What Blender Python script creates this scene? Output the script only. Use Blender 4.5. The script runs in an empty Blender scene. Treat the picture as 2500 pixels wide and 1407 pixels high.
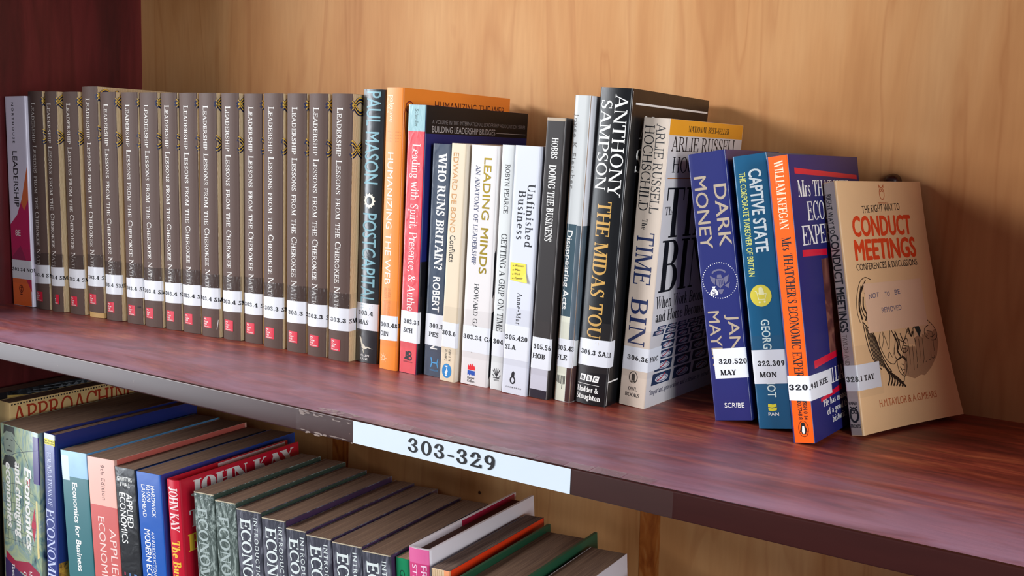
import bpy, math, random
from mathutils import Matrix, Vector

# ---------------------------------------------------------------- camera, world, lights, exposure
SC = bpy.context.scene
COL = SC.collection
YAW, PITCH, ROLL, FPX = 0.5493, 0.1380, 0.0364, 2472.86
cam_d = bpy.data.cameras.new('camera')
cam = bpy.data.objects.new('camera', cam_d)
COL.objects.link(cam)
SC.camera = cam
cam_d.sensor_width = 36.0
cam_d.lens = 36.0 * FPX / 2500.0
cam_d.clip_start = 0.01
cam_d.clip_end = 100
_f = Vector((-math.sin(YAW) * math.cos(PITCH), math.cos(YAW) * math.cos(PITCH), -math.sin(PITCH)))
_r = Vector((math.cos(YAW), math.sin(YAW), 0))
_u = _r.cross(_f)
_r2 = math.cos(ROLL) * _r + math.sin(ROLL) * _u
_u2 = -math.sin(ROLL) * _r + math.cos(ROLL) * _u
cam.matrix_world = Matrix(((_r2.x, _u2.x, -_f.x, 1.0513), (_r2.y, _u2.y, -_f.y, -0.5257), (_r2.z, _u2.z, -_f.z, 0.1910), (0, 0, 0, 1)))

world = bpy.data.worlds.new('room_light')
SC.world = world
world.use_nodes = True
world.node_tree.nodes['Background'].inputs[0].default_value = (0.80, 0.86, 1.0, 1)
world.node_tree.nodes['Background'].inputs[1].default_value = 0.15


def area(name, loc, target, sx, sy, power, colr):
    d = bpy.data.lights.new(name, 'AREA')
    d.shape = 'RECTANGLE'
    d.size, d.size_y, d.energy, d.color = sx, sy, power, colr
    o = bpy.data.objects.new(name, d)
    COL.objects.link(o)
    o.location = loc
    o.rotation_euler = (Vector(target) - Vector(loc)).to_track_quat('-Z', 'Y').to_euler()
    return o


# daylight: a long window high on the left, a glass door far to the left, a smaller window on the right
area('window_daylight_left', (-1.05, -1.05, 0.76), (0.55, 0.2, 0.1), 1.3, 0.35, 66, (0.97, 0.97, 1.0))
area('glass_door_daylight', (-2.2, -1.75, -0.25), (0.4, 0.1, -0.1), 1.25, 1.5, 72, (0.86, 0.93, 1.0))
area('window_daylight_right', (2.05, -0.72, 0.32), (0.8, 0.15, 0.05), 0.5, 0.9, 26, (0.90, 0.95, 1.0))

SC.view_settings.view_transform = 'Standard'
SC.view_settings.look = 'None'
SC.view_settings.gamma = 1.0
SC.view_settings.exposure = -0.33
SC.view_settings.use_curve_mapping = False

# ---------------------------------------------------------------- materials
MATS = {}


def lin(c):
    if isinstance(c, str):
        c = tuple(int(c[i:i + 2], 16) for i in (0, 2, 4))
    return tuple((v / 255 / 12.92) if v / 255 <= 0.04045 else ((v / 255 + 0.055) / 1.055) ** 2.4 for v in c) + (1.0,)


def new_mat(name):
    m = bpy.data.materials.new(name)
    m.use_nodes = True
    return m, m.node_tree, m.node_tree.nodes['Principled BSDF']


def mat(c, rough=0.55, coat=0.0, var=0.06, bump=0.0, bscale=300.0, name=None, alpha=1.0):
    """Printed card or paper: one colour with a faint mottling and fine relief."""
    key = (c, rough, coat, var, bump, bscale, alpha)
    if key in MATS:
        return MATS[key]
    m, nt, b = new_mat(name or 'print_' + (c if isinstance(c, str) else '%02x%02x%02x' % c))
    col = lin(c)
    b.inputs['Roughness'].default_value = rough
    b.inputs['Coat Weight'].default_value = coat
    b.inputs['Coat Roughness'].default_value = 0.18
    b.inputs['Alpha'].default_value = alpha
    tc = nt.nodes.new('ShaderNodeTexCoord')
    nz = nt.nodes.new('ShaderNodeTexNoise')
    nz.inputs['Scale'].default_value = 45
    nz.inputs['Detail'].default_value = 4
    nt.links.new(tc.outputs['Object'], nz.inputs['Vector'])
    mx = nt.nodes.new('ShaderNodeMix')
    mx.data_type = 'RGBA'
    mx.inputs[6].default_value = tuple(v * (1 - var) for v in col[:3]) + (1,)
    mx.inputs[7].default_value = tuple(min(1, v * (1 + var)) for v in col[:3]) + (1,)
    nt.links.new(nz.outputs['Fac'], mx.inputs[0])
    nt.links.new(mx.outputs[2], b.inputs['Base Color'])
    if bump:
        n2 = nt.nodes.new('ShaderNodeTexNoise')
        n2.inputs['Scale'].default_value = bscale
        n2.inputs['Detail'].default_value = 2
        n2.inputs['Distortion'].default_value = 0.6
        nt.links.new(tc.outputs['Object'], n2.inputs['Vector'])
        bp = nt.nodes.new('ShaderNodeBump')
        bp.inputs['Strength'].default_value = bump
        bp.inputs['Distance'].default_value = 0.001
        nt.links.new(n2.outputs['Fac'], bp.inputs['Height'])
        nt.links.new(bp.outputs['Normal'], b.inputs['Normal'])
        if coat:
            nt.links.new(bp.outputs['Normal'], b.inputs['Coat Normal'])
    MATS[key] = m
    return m


def ramp(nt, stops):
    r = nt.nodes.new('ShaderNodeValToRGB')
    e = r.color_ramp.elements
    while len(e) < len(stops):
        e.new(0.5)
    for i, (p, c) in enumerate(stops):
        e[i].position = p
        e[i].color = lin(c)
    return r


def mapped(nt, scale, coord='Object', rot=(0, 0, 0)):
    tc = nt.nodes.new('ShaderNodeTexCoord')
    mp = nt.nodes.new('ShaderNodeMapping')
    mp.inputs['Scale'].default_value = scale
    mp.inputs['Rotation'].default_value = rot
    nt.links.new(tc.outputs[coord], mp.inputs['Vector'])
    return mp


def noise(nt, vec, scale, detail=4, dist=0.0, rough=0.5):
    n = nt.nodes.new('ShaderNodeTexNoise')
    n.inputs['Scale'].default_value = scale
    n.inputs['Detail'].default_value = detail
    n.inputs['Distortion'].default_value = dist
    n.inputs['Roughness'].default_value = rough
    nt.links.new(vec.outputs[0], n.inputs['Vector'])
    return n


def mixc(nt, fac, a, b, mode='MIX'):
    m = nt.nodes.new('ShaderNodeMix')
    m.data_type = 'RGBA'
    m.blend_type = mode
    for sock, v in ((0, fac), (6, a), (7, b)):
        if hasattr(v, 'outputs'):
            nt.links.new(v.outputs[2] if v.type == 'MIX' else v.outputs[0], m.inputs[sock])
        elif isinstance(v, (int, float)):
            m.inputs[sock].default_value = v
        else:
            m.inputs[sock].default_value = v
    return m


def wood_panel():
    m, nt, b = new_mat('pale_plywood')
    v = mapped(nt, (7, 7, 1.6))
    n1 = noise(nt, v, 1.0, 4, 1.2, 0.5)
    r1 = ramp(nt, [(0.25, 'b5763f'), (0.45, 'd2985f'), (0.62, 'deaa72'), (0.8, 'c68952')])
    nt.links.new(n1.outputs['Fac'], r1.inputs[0])
    # thin darker growth lines, running up the panel
    v2 = mapped(nt, (12, 12, 1.5))
    n2 = noise(nt, v2, 1.0, 3, 1.5, 0.5)
    r2 = ramp(nt, [(0.0, 'ffffff'), (0.50, 'ffffff'), (0.535, 'cfa985'), (0.56, 'ffffff'), (1.0, 'ffffff')])
    nt.links.new(n2.outputs['Fac'], r2.inputs[0])
    mm = mixc(nt, 0.28, r1, r2, 'MULTIPLY')
    # fine fleck
    v3 = mapped(nt, (260, 260, 22))
    n3 = noise(nt, v3, 1.0, 2)
    r3 = ramp(nt, [(0.3, 'e6dccf'), (0.7, 'ffffff')])
    nt.links.new(n3.outputs['Fac'], r3.inputs[0])
    m3 = mixc(nt, 0.3, mm, r3, 'MULTIPLY')
    nt.links.new(m3.outputs[2], b.inputs['Base Color'])
    b.inputs['Roughness'].default_value = 0.62
    b.inputs['Specular IOR Level'].default_value = 0.35
    return m


def wood_stain():
    m, nt, b = new_mat('varnish_streak')
    v = mapped(nt, (70, 70, 24))
    n = noise(nt, v, 1.0, 6, 1.5)
    r = ramp(nt, [(0.3, '8a4018'), (0.55, 'b86a2e'), (0.75, 'c98d4f')])
    nt.links.new(n.outputs['Fac'], r.inputs[0])
    nt.links.new(r.outputs[0], b.inputs['Base Color'])
    b.inputs['Roughness'].default_value = 0.4
    return m


def wood_shelf():
    m, nt, b = new_mat('mahogany_stained_wood')
    v = mapped(nt, (6, 26, 26))
    n1 = noise(nt, v, 1.0, 7, 1.8, 0.65)
    r1 = ramp(nt, [(0.28, '5e1e16'), (0.43, '823024'), (0.55, 'a0422e'), (0.67, 'c46a42'), (0.85, '984030')])
    nt.links.new(n1.outputs['Fac'], r1.inputs[0])
    v2 = mapped(nt, (26, 170, 170))
    n2 = noise(nt, v2, 1.0, 4, 0.6)
    r2 = ramp(nt, [(0.35, 'a08c88'), (0.62, 'ffffff')])
    nt.links.new(n2.outputs['Fac'], r2.inputs[0])
    mm = mixc(nt, 0.6, r1, r2, 'MULTIPLY')
    # cool daylight sheen and dusty haze painted into the colour, strongest along the front
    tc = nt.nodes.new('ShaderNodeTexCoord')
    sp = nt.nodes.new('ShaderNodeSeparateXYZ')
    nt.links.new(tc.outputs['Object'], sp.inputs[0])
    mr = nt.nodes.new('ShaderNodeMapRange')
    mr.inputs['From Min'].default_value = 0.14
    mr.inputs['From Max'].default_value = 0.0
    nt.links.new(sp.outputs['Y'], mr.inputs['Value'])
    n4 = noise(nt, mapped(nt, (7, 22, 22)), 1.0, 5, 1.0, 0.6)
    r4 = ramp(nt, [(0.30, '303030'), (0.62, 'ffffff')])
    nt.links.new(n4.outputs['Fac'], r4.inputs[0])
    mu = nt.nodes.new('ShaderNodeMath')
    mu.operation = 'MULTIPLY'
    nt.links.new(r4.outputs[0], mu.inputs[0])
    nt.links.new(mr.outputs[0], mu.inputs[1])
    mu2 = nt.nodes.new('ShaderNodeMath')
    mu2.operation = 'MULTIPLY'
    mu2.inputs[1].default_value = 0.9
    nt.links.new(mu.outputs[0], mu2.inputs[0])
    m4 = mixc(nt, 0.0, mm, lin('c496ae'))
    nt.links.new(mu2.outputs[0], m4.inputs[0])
    nt.links.new(m4.outputs[2], b.inputs['Base Color'])
    b.inputs['Roughness'].default_value = 0.5
    b.inputs['Coat Weight'].default_value = 0.35
    b.inputs['Coat Roughness'].default_value = 0.33
    bp = nt.nodes.new('ShaderNodeBump')
    bp.inputs['Strength'].default_value = 0.2
    bp.inputs['Distance'].default_value = 0.001
    nt.links.new(n2.outputs['Fac'], bp.inputs['Height'])
    nt.links.new(bp.outputs['Normal'], b.inputs['Normal'])
    return m


def wood_side():
    m, nt, b = new_mat('maroon_stained_side')
    v = mapped(nt, (40, 9, 1.2))
    n1 = noise(nt, v, 1.0, 6, 1.4, 0.6)
    r1 = ramp(nt, [(0.28, '441114'), (0.5, '621a1e'), (0.7, '722826'), (0.85, '823a36')])
    nt.links.new(n1.outputs['Fac'], r1.inputs[0])
    v2 = mapped(nt, (60, 60, 7))
    n2 = noise(nt, v2, 1.0, 5, 1.0)
    r2 = ramp(nt, [(0.35, 'b8a0a0'), (0.6, 'ffffff')])
    nt.links.new(n2.outputs['Fac'], r2.inputs[0])
    mm = mixc(nt, 0.6, r1, r2, 'MULTIPLY')
    nt.links.new(mm.outputs[2], b.inputs['Base Color'])
    b.inputs['Roughness'].default_value = 0.45
    return m


def edge_band():
    m, nt, b = new_mat('dark_edge_band')
    v = mapped(nt, (8, 60, 60))
    n1 = noise(nt, v, 1.0, 4)
    r1 = ramp(nt, [(0.3, '31110e'), (0.7, '3a1612')])
    nt.links.new(n1.outputs['Fac'], r1.inputs[0])
    v2 = mapped(nt, (160, 160, 160))
    n2 = noise(nt, v2, 1.0, 3)
    r2 = ramp(nt, [(0.72, '000000'), (0.78, 'ffffff')])
    nt.links.new(n2.outputs['Fac'], r2.inputs[0])
    mm = mixc(nt, r2, r1, lin('7a5a52'))
    nt.links.new(mm.outputs[2], b.inputs['Base Color'])
    b.inputs['Roughness'].default_value = 0.36
    b.inputs['Specular IOR Level'].default_value = 0.42
    return m


def paper_edges(name, c1, c2, axis=0, freq=900):
    """Page block: many thin sheet edges stacked across the thickness."""
    key = ('pages', c1, c2)
    if key in MATS:
        return MATS[key]
    m, nt, b = new_mat(name)
    v = mapped(nt, (1, 0.02, 0.02))
    n = noise(nt, v, freq, 2, 0, 0.6)
    r = ramp(nt, [(0.35, c1), (0.65, c2)])
    nt.links.new(n.outputs['Fac'], r.inputs[0])
    v2 = mapped(nt, (60, 14, 30))
    n2 = noise(nt, v2, 1.0, 4, 0.5)
    r2 = ramp(nt, [(0.3, 'd8cfc6'), (0.7, 'ffffff')])
    nt.links.new(n2.outputs['Fac'], r2.inputs[0])
    mm = mixc(nt, 0.7, r, r2, 'MULTIPLY')
    nt.links.new(mm.outputs[2], b.inputs['Base Color'])
    b.inputs['Roughness'].default_value = 0.85
    bp = nt.nodes.new('ShaderNodeBump')
    bp.inputs['Strength'].default_value = 0.25
    bp.inputs['Distance'].default_value = 0.0006
    nt.links.new(n.outputs['Fac'], bp.inputs['Height'])
    nt.links.new(bp.outputs['Normal'], b.inputs['Normal'])
    MATS[key] = m
    return m


def wavy_jacket():
    """Tan jacket side printed with fine wavy lines that run up the book."""
    m, nt, b = new_mat('wavy_line_print')
    v = mapped(nt, (1, 1, 1))
    w = nt.nodes.new('ShaderNodeTexWave')
    w.wave_type = 'BANDS'
    w.bands_direction = 'Y'
    w.inputs['Scale'].default_value = 330
    w.inputs['Distortion'].default_value = 3.0
    w.inputs['Detail'].default_value = 1
    w.inputs['Detail Scale'].default_value = 0.7
    nt.links.new(v.outputs[0], w.inputs['Vector'])
    r = ramp(nt, [(0.2, 'a07c54'), (0.45, 'e0c696'), (0.9, 'efdcb4')])
    nt.links.new(w.outputs['Fac'], r.inputs[0])
    nt.links.new(r.outputs[0], b.inputs['Base Color'])
    b.inputs['Roughness'].default_value = 0.4
    return m


def collage(name, stops, scale=(40, 40, 14), rough=0.35, dist=2.0, coat=0.4, bump=0.0):
    m, nt, b = new_mat(name)
    v = mapped(nt, scale)
    n = noise(nt, v, 1.0, 3, dist, 0.6)
    r = ramp(nt, stops)
    nt.links.new(n.outputs['Fac'], r.inputs[0])
    nt.links.new(r.outputs[0], b.inputs['Base Color'])
    b.inputs['Roughness'].default_value = rough
    b.inputs['Coat Weight'].default_value = coat
    b.inputs['Coat Roughness'].default_value = 0.1
    if bump:
        n2 = noise(nt, mapped(nt, (170, 170, 70)), 1.0, 2, 2.5)
        bp = nt.nodes.new('ShaderNodeBump')
        bp.inputs['Strength'].default_value = bump
        bp.inputs['Distance'].default_value = 0.002
        nt.links.new(n2.outputs['Fac'], bp.inputs['Height'])
        nt.links.new(bp.outputs['Normal'], b.inputs['Normal'])
        nt.links.new(bp.outputs['Normal'], b.inputs['Coat Normal'])
    return m


def clear_film(name, tint, alpha, rough=0.12, bump=0.3):
    m, nt, b = new_mat(name)
    b.inputs['Base Color'].default_value = lin(tint)
    b.inputs['Alpha'].default_value = alpha
    b.inputs['Roughness'].default_value = rough
    b.inputs['Specular IOR Level'].default_value = 0.6
    n2 = noise(nt, mapped(nt, (260, 260, 120)), 1.0, 2, 1.5)
    bp = nt.nodes.new('ShaderNodeBump')
    bp.inputs['Strength'].default_value = bump
    bp.inputs['Distance'].default_value = 0.001
    nt.links.new(n2.outputs['Fac'], bp.inputs['Height'])
    nt.links.new(bp.outputs['Normal'], b.inputs['Normal'])
    return m


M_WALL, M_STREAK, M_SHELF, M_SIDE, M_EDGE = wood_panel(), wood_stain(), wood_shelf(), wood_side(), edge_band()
M_LABEL = mat('eef1f6', 0.4, 0.25, 0.02, name='label_paper')
M_INK = mat('14161c', 0.4, 0.2, 0.0, name='black_ink')
M_TAPE = clear_film('clear_tape', '7b706a', 0.06, 0.1, 0.12)
M_BTAPE = clear_film('wrinkled_tape', '2a201d', 0.28, 0.16, 0.8)
M_PAGES = paper_edges('yellowed_pages', '9c7c62', 'b8987a')
M_PALE = paper_edges('cream_pages', 'c9b594', 'e0d0b2')
M_DUSTY = paper_edges('dusty_page_tops', '6e5443', '8d7059')
M_WAVY = wavy_jacket()


# ---------------------------------------------------------------- objects
def tag(o, label=None, cat=None, group=None, kind=None):
    for k, v in (('label', label), ('category', cat), ('group', group), ('kind', kind)):
        if v:
            o[k] = v
    return o


def obj(name, verts, faces, m, parent=None, smooth=False):
    me = bpy.data.meshes.new(name)
    me.from_pydata([tuple(v) for v in verts], [], faces)
    me.update()
    if smooth:
        me.shade_smooth()
        me.set_sharp_from_angle(angle=math.radians(40))
    me.materials.append(m)
    o = bpy.data.objects.new(name, me)
    COL.objects.link(o)
    o.parent = parent
    return o


def empty(name, loc, rot=(0, 0, 0)):
    o = bpy.data.objects.new(name, None)
    o.empty_display_size = 0.02
    COL.objects.link(o)
    o.location, o.rotation_euler = loc, rot
    return o


def boxg(x0, x1, y0, y1, z0, z1):
    v = [(x, y, z) for z in (z0, z1) for y in (y0, y1) for x in (x0, x1)]
    return v, [(0, 2, 3, 1), (4, 5, 7, 6), (0, 1, 5, 4), (2, 6, 7, 3), (0, 4, 6, 2), (1, 3, 7, 5)]


# ---------------------------------------------------------------- serif lettering, drawn stroke by stroke
class Pen:
    def __init__(s, S, t):
        s.S, s.t, s.e, s.q = S, t, 0.085, []

    def quad(s, *p):
        s.q.append(list(p))

    def v(s, x, y0=0, y1=1, w=None):
        w = (w or s.S) / 2
        s.quad((x - w, y0), (x + w, y0), (x + w, y1), (x - w, y1))

    def h(s, x0, x1, y, w=None):
        w = (w or s.t) / 2
        s.quad((x0, y - w), (x1, y - w), (x1, y + w), (x0, y + w))

    def top(s, x0, x1, Y=1):
        s.h(x0, x1, Y - s.t / 2)

    def bot(s, x0, x1):
        s.h(x0, x1, s.t / 2)

    def d(s, x0, y0, x1, y1, w=None):
        w = (w or s.S) * 0.54
        s.quad((x0 - w, y0), (x0 + w, y0), (x1 + w, y1), (x1 - w, y1))

    def a(s, cx, cy, rx, ry, a0, a1, S=None):
        S = S or s.S
        n = max(3, int(abs(a1 - a0) / 20))
        pr = None
        for i in range(n + 1):
            A = math.radians(a0 + (a1 - a0) * i / n)
            c, k = math.cos(A), math.sin(A)
            o = (cx + rx * c, cy + ry * k)
            j = (cx + max(rx - S, 0.02) * c, cy + (ry - s.t) * k)
            if pr:
                s.quad(pr[0], o, j, pr[1])
            pr = (o, j)

    def f(s, x, y=0, thin=False):
        w = (s.t if thin else s.S) / 2 + s.e
        s.h(x - w, x + w, y + (s.t / 2 if y < 0.5 else -s.t / 2))

    def tick(s, x, y0, y1):
        s.v(x, y0, y1, s.t * 1.3)


def _o(p, w=0.98):
    p.a(w / 2, 0.5, w / 2 - 0.03, 0.52, 0, 360)


XH = 0.68
GL = {
    'A': (0.96, lambda p: (p.d(.13, 0, .47, 1, p.t * 1.1), p.d(.84, 0, .48, 1), p.h(.24, .7, .34), p.f(.13, 0, 1), p.f(.84))),
    'B': (0.84, lambda p: (p.v(.2), p.f(.2), p.f(.2, 1), p.top(.2, .46), p.bot(.2, .46), p.h(.2, .46, .53), p.a(.44, .76, .3, .25, -90, 90), p.a(.45, .275, .34, .275, -90, 90))),
    'C': (0.9, lambda p: (p.a(.5, .5, .45, .52, 45, 318), p.tick(.83, .66, 1), p.tick(.84, .08, .2))),
    'D': (0.98, lambda p: (p.v(.2), p.f(.2), p.f(.2, 1), p.top(.2, .46), p.bot(.2, .46), p.a(.44, .5, .48, .5, -90, 90))),
    'E': (0.82, lambda p: (p.v(.2), p.f(.2), p.f(.2, 1), p.top(.2, .74), p.bot(.2, .78), p.h(.2, .58, .52), p.tick(.73, .76, 1), p.tick(.77, 0, .26), p.tick(.57, .4, .64))),
    'F': (0.76, lambda p: (p.v(.2), p.f(.2), p.f(.2, 1), p.top(.2, .72), p.h(.2, .56, .5), p.tick(.71, .76, 1), p.tick(.55, .38, .62))),
    'G': (1.0, lambda p: (p.a(.5, .5, .45, .52, 45, 320), p.tick(.84, .68, 1), p.v(.84, .05, .42), p.h(.66, .96, .42))),
    'H': (1.02, lambda p: (p.v(.2), p.v(.82), p.h(.2, .82, .52), p.f(.2), p.f(.2, 1), p.f(.82), p.f(.82, 1))),
    'I': (0.42, lambda p: (p.v(.21), p.f(.21), p.f(.21, 1))),
    'J': (0.6, lambda p: (p.v(.4, .2, 1), p.f(.4, 1), p.a(.23, .2, .25, .22, 180, 360))),
    'K': (0.96, lambda p: (p.v(.2), p.f(.2), p.f(.2, 1), p.d(.26, .4, .74, 1, p.t * 1.1), p.d(.8, 0, .42, .6), p.f(.8), p.f(.74, 1, 1))),
    'L': (0.78, lambda p: (p.v(.2), p.f(.2), p.f(.2, 1), p.bot(.2, .74), p.tick(.73, 0, .28))),
    'M': (1.2, lambda p: (p.v(.17, 0, 1, p.t), p.d(.58, 0, .22, 1), p.d(.58, 0, .98, 1, p.t * 1.1), p.v(1.0), p.f(.17, 0, 1), p.f(1.0), p.f(1.0, 1), p.top(.05, .25))),
    'N': (1.02, lambda p: (p.v(.18, 0, 1, p.t), p.d(.84, 0, .22, 1), p.v(.86, 0, 1, p.t), p.f(.18, 0, 1), p.f(.86, 1, 1), p.top(.05, .25))),
    'O': (0.98, _o),
    'P': (0.8, lambda p: (p.v(.2), p.f(.2), p.f(.2, 1), p.top(.2, .46), p.h(.2, .46, .46), p.a(.44, .715, .33, .285, -90, 90))),
    'Q': (0.98, lambda p: (_o(p), p.d(.9, -.2, .5, .14, p.S * .8))),
    'R': (0.92, lambda p: (p.v(.2), p.f(.2), p.f(.2, 1), p.top(.2, .46), p.h(.2, .46, .5), p.a(.44, .735, .3, .265, -90, 90), p.d(.8, 0, .46, .5), p.f(.82))),
    'S': (0.74, lambda p: (p.a(.37, .74, .28, .28, 40, 230, p.S * .8), p.d(.57, .28, .2, .72, p.S * .9), p.a(.37, .26, .3, .28, -140, 50, p.S * .8), p.tick(.6, .72, 1), p.tick(.12, 0, .28))),
    'T': (0.88, lambda p: (p.v(.44), p.f(.44), p.top(.06, .82), p.tick(.08, .74, 1), p.tick(.8, .74, 1))),
    'U': (0.98, lambda p: (p.v(.22, .3, 1), p.a(.5, .3, .5 - .22 + p.S / 2, .32, 180, 360), p.v(.8, .3, 1, p.t), p.f(.22, 1), p.f(.8, 1, 1))),
    'V': (0.94, lambda p: (p.d(.48, 0, .15, 1), p.d(.48, 0, .82, 1, p.t * 1.1), p.f(.15, 1), p.f(.82, 1, 1))),
    'W': (1.34, lambda p: (p.d(.42, 0, .14, 1), p.d(.42, 0, .66, 1, p.t * 1.1), p.d(.92, 0, .64, 1), p.d(.92, 0, 1.2, 1, p.t * 1.1), p.f(.14, 1), p.f(.66, 1), p.f(1.2, 1, 1))),
    'X': (0.92, lambda p: (p.d(.8, 0, .14, 1), p.d(.14, 0, .78, 1, p.t * 1.1), p.f(.8), p.f(.14, 0, 1), p.f(.14, 1), p.f(.78, 1, 1))),
    'Y': (0.9, lambda p: (p.v(.45, 0, .5), p.d(.45, .45, .14, 1), p.d(.45, .45, .78, 1, p.t * 1.1), p.f(.45), p.f(.14, 1), p.f(.78, 1, 1))),
    'Z': (0.82, lambda p: (p.top(.1, .76), p.bot(.06, .78), p.d(.14, 0, .68, 1), p.tick(.1, .75, 1), p.tick(.77, 0, .25))),
    'a': (0.66, lambda p: (p.v(.46, .06, .5), p.a(.3, .48, .2, .2, 0, 170), p.a(.26, .2, .2, .21, 60, 380), p.bot(.44, .64))),
    'b': (0.74, lambda p: (p.v(.17, 0, 1), p.top(.04, .2), p.a(.38, .34, .3, .35, -150, 150))),
    'c': (0.62, lambda p: (p.a(.34, .34, .29, .35, 45, 318),)),
    'd': (0.74, lambda p: (p.v(.56, 0, 1), p.top(.42, .6), p.a(.35, .34, .3, .35, 30, 330), p.bot(.54, .72))),
    'e': (0.64, lambda p: (p.a(.33, .34, .29, .35, 0, 315), p.h(.1, .6, .37))),
    'f': (0.44, lambda p: (p.v(.2, 0, .8), p.f(.2), p.a(.34, .8, .22, .22, 60, 180), p.h(.02, .4, XH - .03))),
    'g': (0.68, lambda p: (p.a(.32, .42, .25, .27, 0, 360), p.a(.32, -.1, .29, .2, 0, 360), p.h(.5, .66, .6))),
    'h': (0.76, lambda p: (p.v(.17, 0, 1), p.top(.04, .2), p.f(.17), p.a(.38, .4, .22 + .02, .29, 0, 140), p.v(.56, 0, .42), p.f(.56))),
    'i': (0.36, lambda p: (p.v(.18, 0, XH), p.f(.18), p.h(.04, .2, XH - .03), p.v(.18, .84, .98, p.S * 1.1))),
    'k': (0.74, lambda p: (p.v(.17, 0, 1), p.top(.04, .2), p.f(.17), p.d(.24, .26, .52, XH, p.t), p.d(.6, 0, .34, .38), p.f(.6))),
    'l': (0.36, lambda p: (p.v(.18, 0, 1), p.f(.18), p.top(.04, .2))),
    'm': (1.12, lambda p: (p.v(.17, 0, XH), p.f(.17), p.h(.04, .2, XH - .03), p.a(.36, .4, .22, .29, 0, 140), p.v(.53, 0, .42), p.f(.53), p.a(.73, .4, .22, .29, 0, 140), p.v(.9, 0, .42), p.f(.9))),
    'n': (0.76, lambda p: (p.v(.17, 0, XH), p.f(.17), p.h(.04, .2, XH - .03), p.a(.38, .4, .24, .29, 0, 140), p.v(.56, 0, .42), p.f(.56))),
    'o': (0.68, lambda p: (p.a(.34, .34, .3, .35, 0, 360),)),
    'p': (0.74, lambda p: (p.v(.17, -.3, XH), p.h(.04, .3, -.28), p.h(.04, .2, XH - .03), p.a(.38, .34, .3, .35, -150, 150))),
    'r': (0.54, lambda p: (p.v(.17, 0, XH), p.f(.17), p.h(.04, .2, XH - .03), p.a(.38, .42, .2, .27, 40, 140))),
    's': (0.54, lambda p: (p.a(.27, .5, .2, .2, 30, 230, p.S * .7), p.d(.38, .2, .16, .48, p.S * .8), p.a(.27, .19, .21, .2, -150, 50, p.S * .7))),
    't': (0.44, lambda p: (p.v(.18, .1, .88), p.h(.02, .4, XH - .03), p.a(.32, .14, .22, .15, 180, 320))),
    'u': (0.76, lambda p: (p.v(.18, .25, XH), p.a(.38, .27, .28, .28, 180, 330), p.v(.57, 0, XH), p.h(.04, .2, XH - .03), p.h(.44, .6, XH - .03), p.bot(.55, .72))),
    'v': (0.7, lambda p: (p.d(.36, 0, .13, XH), p.d(.36, 0, .58, XH, p.t))),
    'w': (1.0, lambda p: (p.d(.32, 0, .12, XH), p.d(.32, 0, .5, XH, p.t), p.d(.7, 0, .48, XH), p.d(.7, 0, .88, XH, p.t))),
    'x': (0.7, lambda p: (p.d(.58, 0, .12, XH), p.d(.12, 0, .56, XH, p.t))),
    'y': (0.7, lambda p: (p.d(.36, 0, .13, XH), p.d(.2, -.3, .58, XH, p.t))),
    '0': (0.76, lambda p: (p.a(.38, .5, .34, .51, 0, 360),)),
    '1': (0.6, lambda p: (p.v(.32), p.f(.32), p.d(.14, .8, .3, .97, p.t * 1.4))),
    '2': (0.74, lambda p: (p.a(.36, .7, .29, .31, -10, 180), p.d(.14, .1, .56, .62, p.S * .85), p.h(.06, .68, .07, .14), p.v(.64, .02, .24, p.t * 1.4), p.v(.14, .6, .76, p.S))),
    '3': (0.74, lambda p: (p.a(.35, .75, .28, .26, -80, 170), p.a(.35, .27, .32, .28, -170, 85), p.h(.26, .42, .52), p.v(.14, .66, .8, p.S * .9), p.v(.12, .18, .34, p.S * .9))),
    '4': (0.78, lambda p: (p.v(.54), p.f(.54), p.h(.05, .74, .3), p.d(.09, .28, .5, 1, p.t * 1.3))),
    '5': (0.72, lambda p: (p.v(.17, .5, 1, p.t * 1.3), p.h(.14, .62, .93, .14), p.a(.34, .31, .32, .32, -165, 130), p.v(.11, .16, .32, p.S * .9))),
    '6': (0.74, lambda p: (p.a(.38, .31, .31, .32, 0, 360), p.a(.5, .42, .43, .58, 95, 190))),
    '7': (0.7, lambda p: (p.h(.08, .66, .92, .15), p.d(.26, 0, .6, .88), p.v(.1, .72, 1, p.t * 1.3))),
    '8': (0.76, lambda p: (p.a(.38, .74, .27, .26, 0, 360), p.a(.38, .27, .32, .28, 0, 360))),
    '9': (0.74, lambda p: (p.a(.36, .69, .31, .32, 0, 360), p.a(.24, .58, .43, .58, -85, 10))),
    '.': (0.36, lambda p: (p.v(.18, 0, .17, .18),)),
    ',': (0.3, lambda p: (p.v(.14, 0, .15, .16), p.d(.08, -.15, .16, .05, .08))),
    "'": (0.24, lambda p: (p.d(.08, .72, .13, 1, .1),)),
    '-': (0.5, lambda p: (p.h(.06, .44, .36, .13),)),
    '&': (0.98, lambda p: (p.a(.38, .77, .22, .24, 0, 360), p.a(.36, .26, .32, .28, 60, 380), p.d(.84, 0, .3, .66), p.h(.66, .92, .5))),
    '?': (0.6, lambda p: (p.a(.3, .74, .25, .27, -80, 180), p.v(.3, .26, .5, p.S * .8), p.v(.3, 0, .15, p.S))),
    '$': (0.7, lambda p: (GL['S'][1](p), p.v(.35, -.12, 1.12, p.t))),
    '"': (0.3, lambda p: (p.d(.06, .72, .09, 1, .08), p.d(.18, .72, .21, 1, .08))),
}


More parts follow.
